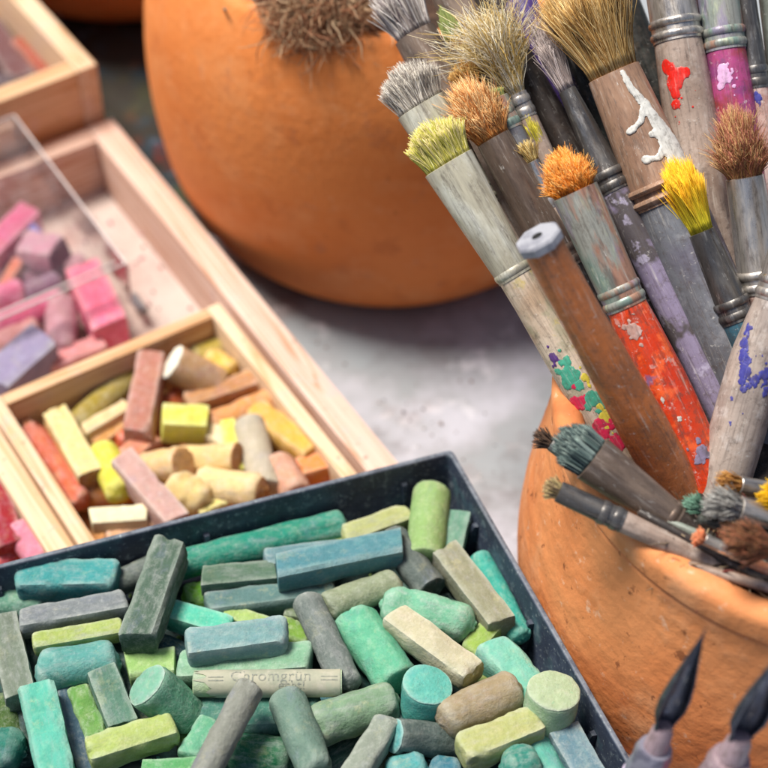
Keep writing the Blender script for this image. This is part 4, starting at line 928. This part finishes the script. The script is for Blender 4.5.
lying('brush with a grey fluffy head beside the rust-brown one', (704,498), 14.8, (840,540), 12.4, 36, 22, 60, (26,26), (24,24), SILVFER, H_GREYB, [(150,150,146),(180,180,176),(120,116,112)], .8, 1.4, 400, .07, round_tip=.5, r0=.02)
lying('brush with a small golden tuft behind the grey fluffy head', (716,480), 14.2, (840,506), 12.2, 24, 16, 60, (18,22), (20,20), SILVFER, H_GREEN, [(190,140,70),(160,110,60)], .8, 1.4, 200, .08, r0=.02)
lying('brush with a short yellow head at the right edge of the photo', (758,494), 14.6, (880,520), 12.2, 30, 18, 60, (20,22), (20,20), SILVFER, H_DARK, [(236,190,30),(220,170,20)], .8, 1.5, 260, .05, r0=.02)
lying('tiny brush with a pale green tuft near the foot of the brown shaft', (684,500), 13.6, (800,560), 11.8, 20, 14, 40, (14,14), (14,14), DARKFER, H_DARK, [(120,160,140),(90,130,110)], .8, 1.5, 150, .1, r0=.018)
lying('thin brush with a blob of dried orange paint on its tip', (694,534), 14.0, (830,600), 12.2, 12, 10, 40, (12,12), (12,12), SILVFER, H_WOODR, [(200,110,70),(220,150,110)], .9, 1.9, 160, .14, r0=.03)
lying('dark stick lying beside the straw-tipped brush inside the rim', (684,545), 12.9, (830,600), 12.7, 0, 10, 0, (12,12), (16,16), SILVFER, H_DARK, [(1,1,1)])
lying('reddish stick lying just inside the front rim', (700,556), 12.7, (850,628), 12.6, 0, 10, 0, (12,12), (10,10), SILVFER, H_WOODR, [(1,1,1)])
lying('thin dark stick crossing beneath the teal-stained brush', (640, 512), 13.6, (800, 600), 12.5, 0, 10, 0, (12,12), (9,9), SILVFER, H_DARK, [(1,1,1)])
lying('thin grey-green stick beneath the rust-brown head', (668, 522), 13.3, (830, 588), 12.6, 0, 10, 0, (12,12), (9,9), SILVFER, H_GREEN, [(1,1,1)])
lying('thin taupe stick nearest the front rim at the right', (690, 566), 12.9, (850, 610), 12.7, 0, 10, 0, (12,12), (11,11), SILVFER, H_TAUPE, [(1,1,1)])
lying('blackish stick under the grey fluffy head', (700, 520), 14.0, (850, 560), 12.6, 0, 10, 0, (12,12), (12,12), SILVFER, H_BLACK, [(1,1,1)])
m_ = moss('twigs', (752, 550), 12.4, 2.5, 1.4, .4, 620, [(110, 96, 80), (150, 120, 90), (80, 66, 56), (170, 150, 120), (120, 56, 50)], 'tangle of dry twigs and frayed hairs inside the right pot', 'twigs', (.015, .045), 12, (.8, 2.0))

# ------------------------------------------------------------------ dip pens at lower right
NECK = paint('mauve_grey_neck', L((158, 138, 146)), [(L((120, 100, 108)), 150, .5, .6, .7)])
def pen(label, tip, dt, low, dl, w, barrel, collar):
    T = atd(*tip, dt); Lw_ = atd(*low, dl); M4, Ln, s, y, _ = brush_frame(T, Lw_)
    root = empty('dip_pen', M4, label, 'dip pen', 'dip pens in the foreground'); k = dt/FPX
    ka = Ln/math.hypot(tip[0]-low[0], tip[1]-low[1]); nl = 92*ka; wd_ = w*k/2
    # nib: curved sheet, open towards the camera, with thickness
    q = MB(); out, inn = [], []; prof = [(0, .03), (.08, .09), (.3, .42), (.55, .8), (.75, 1.0), (.88, .95), (1.0, .62), (1.12, .55)]
    N = 14
    for t, f in prof:
        z_ = Ln-nl*t; a0 = wd_*f; ro, ri = [], []
        for j in range(N+1):
            th = math.pi*(-.08 + 1.16*j/N); ro.append(Vector((math.cos(th)*a0, -math.sin(th)*a0*.8, z_))); ri.append(Vector((math.cos(th)*a0*.86, -math.sin(th)*a0*.8*.86, z_)))
        ca, sa = math.cos(.75), math.sin(.75); out.append([Vector((v.x*ca-v.y*sa, v.x*sa+v.y*ca, v.z)) for v in ro+ri[::-1]])
    q.rings(out); q.build('nib', NIBM, root)
    q = MB(); zb = Ln-nl*1.05; r_ = w*.40*k
    sect(q, [(zb-.1-24*ka, r_*1.0, r_*1.0), (zb-.1, r_*.82, r_*.82), (zb+.15, r_*.6, r_*.6)][::1], 24); q.build('nib_neck', NECK, root)
    q = MB(); z2 = zb-18*ka; r2 = w*.56*k
    sect(q, [(z2-30*ka, r2*1.1, r2*1.1), (z2-24*ka, r2*1.14, r2*1.14), (z2-14*ka, r2*1.0, r2*1.0), (z2-6*ka, r2*1.04, r2*1.04), (z2, r2*.9, r2*.9)], 24); q.build('collar', collar, root)
    q = MB(); sect(q, [(0, r2*.7, r2*.7), (Ln*.4, r2*1.1, r2*1.1), (z2-30.5*ka, r2*1.2, r2*1.2)], 24); q.build('barrel', barrel, root)
pen('dip pen with dark metal nib and white-violet barrel, nearest in front of the pot', (706,628), 50, (566,960), 60, 36, PENH, simple('grey_collar', L((150,150,166)), [(L((90,90,110)),150,.5,.6,.7)], .35, .4))
pen('dip pen with dark nib and red barrel at the lower right corner', (790,640), 49, (620,980), 60, 42, PENR, NECK)

# loose crumbs of chalk, too many and small to count
def crumbs(name, quad, z, cols, n, seed, label, big=.2):
    rnd = random.Random(seed); q = MB(); c = [at(*p, z) for p in quad]
    for i in range(n):
        a, b = rnd.random(), rnd.random(); p = (c[0]*(1-a)+c[1]*a)*(1-b) + (c[3]*(1-a)+c[2]*a)*b; r_ = .03+big*rnd.random()**3
        q.col = (*lin(rnd.choice(cols))[:3], 1); bm = bmesh.new(); bmesh.ops.create_icosphere(bm, subdivisions=1, radius=r_)
        for v in bm.verts: v.co = v.co*rnd.uniform(.6, 1.25)
        bm.verts.index_update(); q.add([Vector((p.x, p.y, z+r_*.6))+v.co for v in bm.verts], [[v.index for v in f.verts] for f in bm.faces]); bm.free()
    o = q.build(name, CRUMB, None, colors=True, angle=None, smooth=False); tag(o, label, 'crumbs', kind='stuff')
cm_ = NM('chalk_crumb'); a_ = cm_.n('ShaderNodeAttribute', attribute_name='tint'); CRUMB = cm_.fin(a_.outputs['Color'], .9)
crumbs('chalk_crumbs', [(-10, 250), (190, 190), (215, 300), (10, 400)], .62, [(214,140,160),(190,150,160),(190,140,140),(170,150,150)], 240, 4, 'pink and grey chalk crumbs scattered on the lining under the clear lid', .09)
crumbs('chalk_crumbs', [(20, 440), (225, 350), (340, 480), (90, 560)], .95, [(230,170,90),(240,210,140),(220,120,60),(226,220,90)], 320, 5, 'yellow and orange chalk crumbs on the bottom of the yellow box')
crumbs('chalk_crumbs', [(-20, 600), (440, 500), (600, 790), (-20, 790)], 3.92, [(80,150,130),(60,110,120),(150,180,100),(120,140,130)], 700, 6, 'green chalk crumbs on the bottom of the dark tray')
crumbs('chalk_crumbs', [(300, 330), (480, 330), (520, 500), (440, 470)], .0, [(140,120,112),(110,104,104),(190,186,182),(126,118,122)], 60, 9, 'grit and chalk crumbs on the grey table between box and pots', .07)
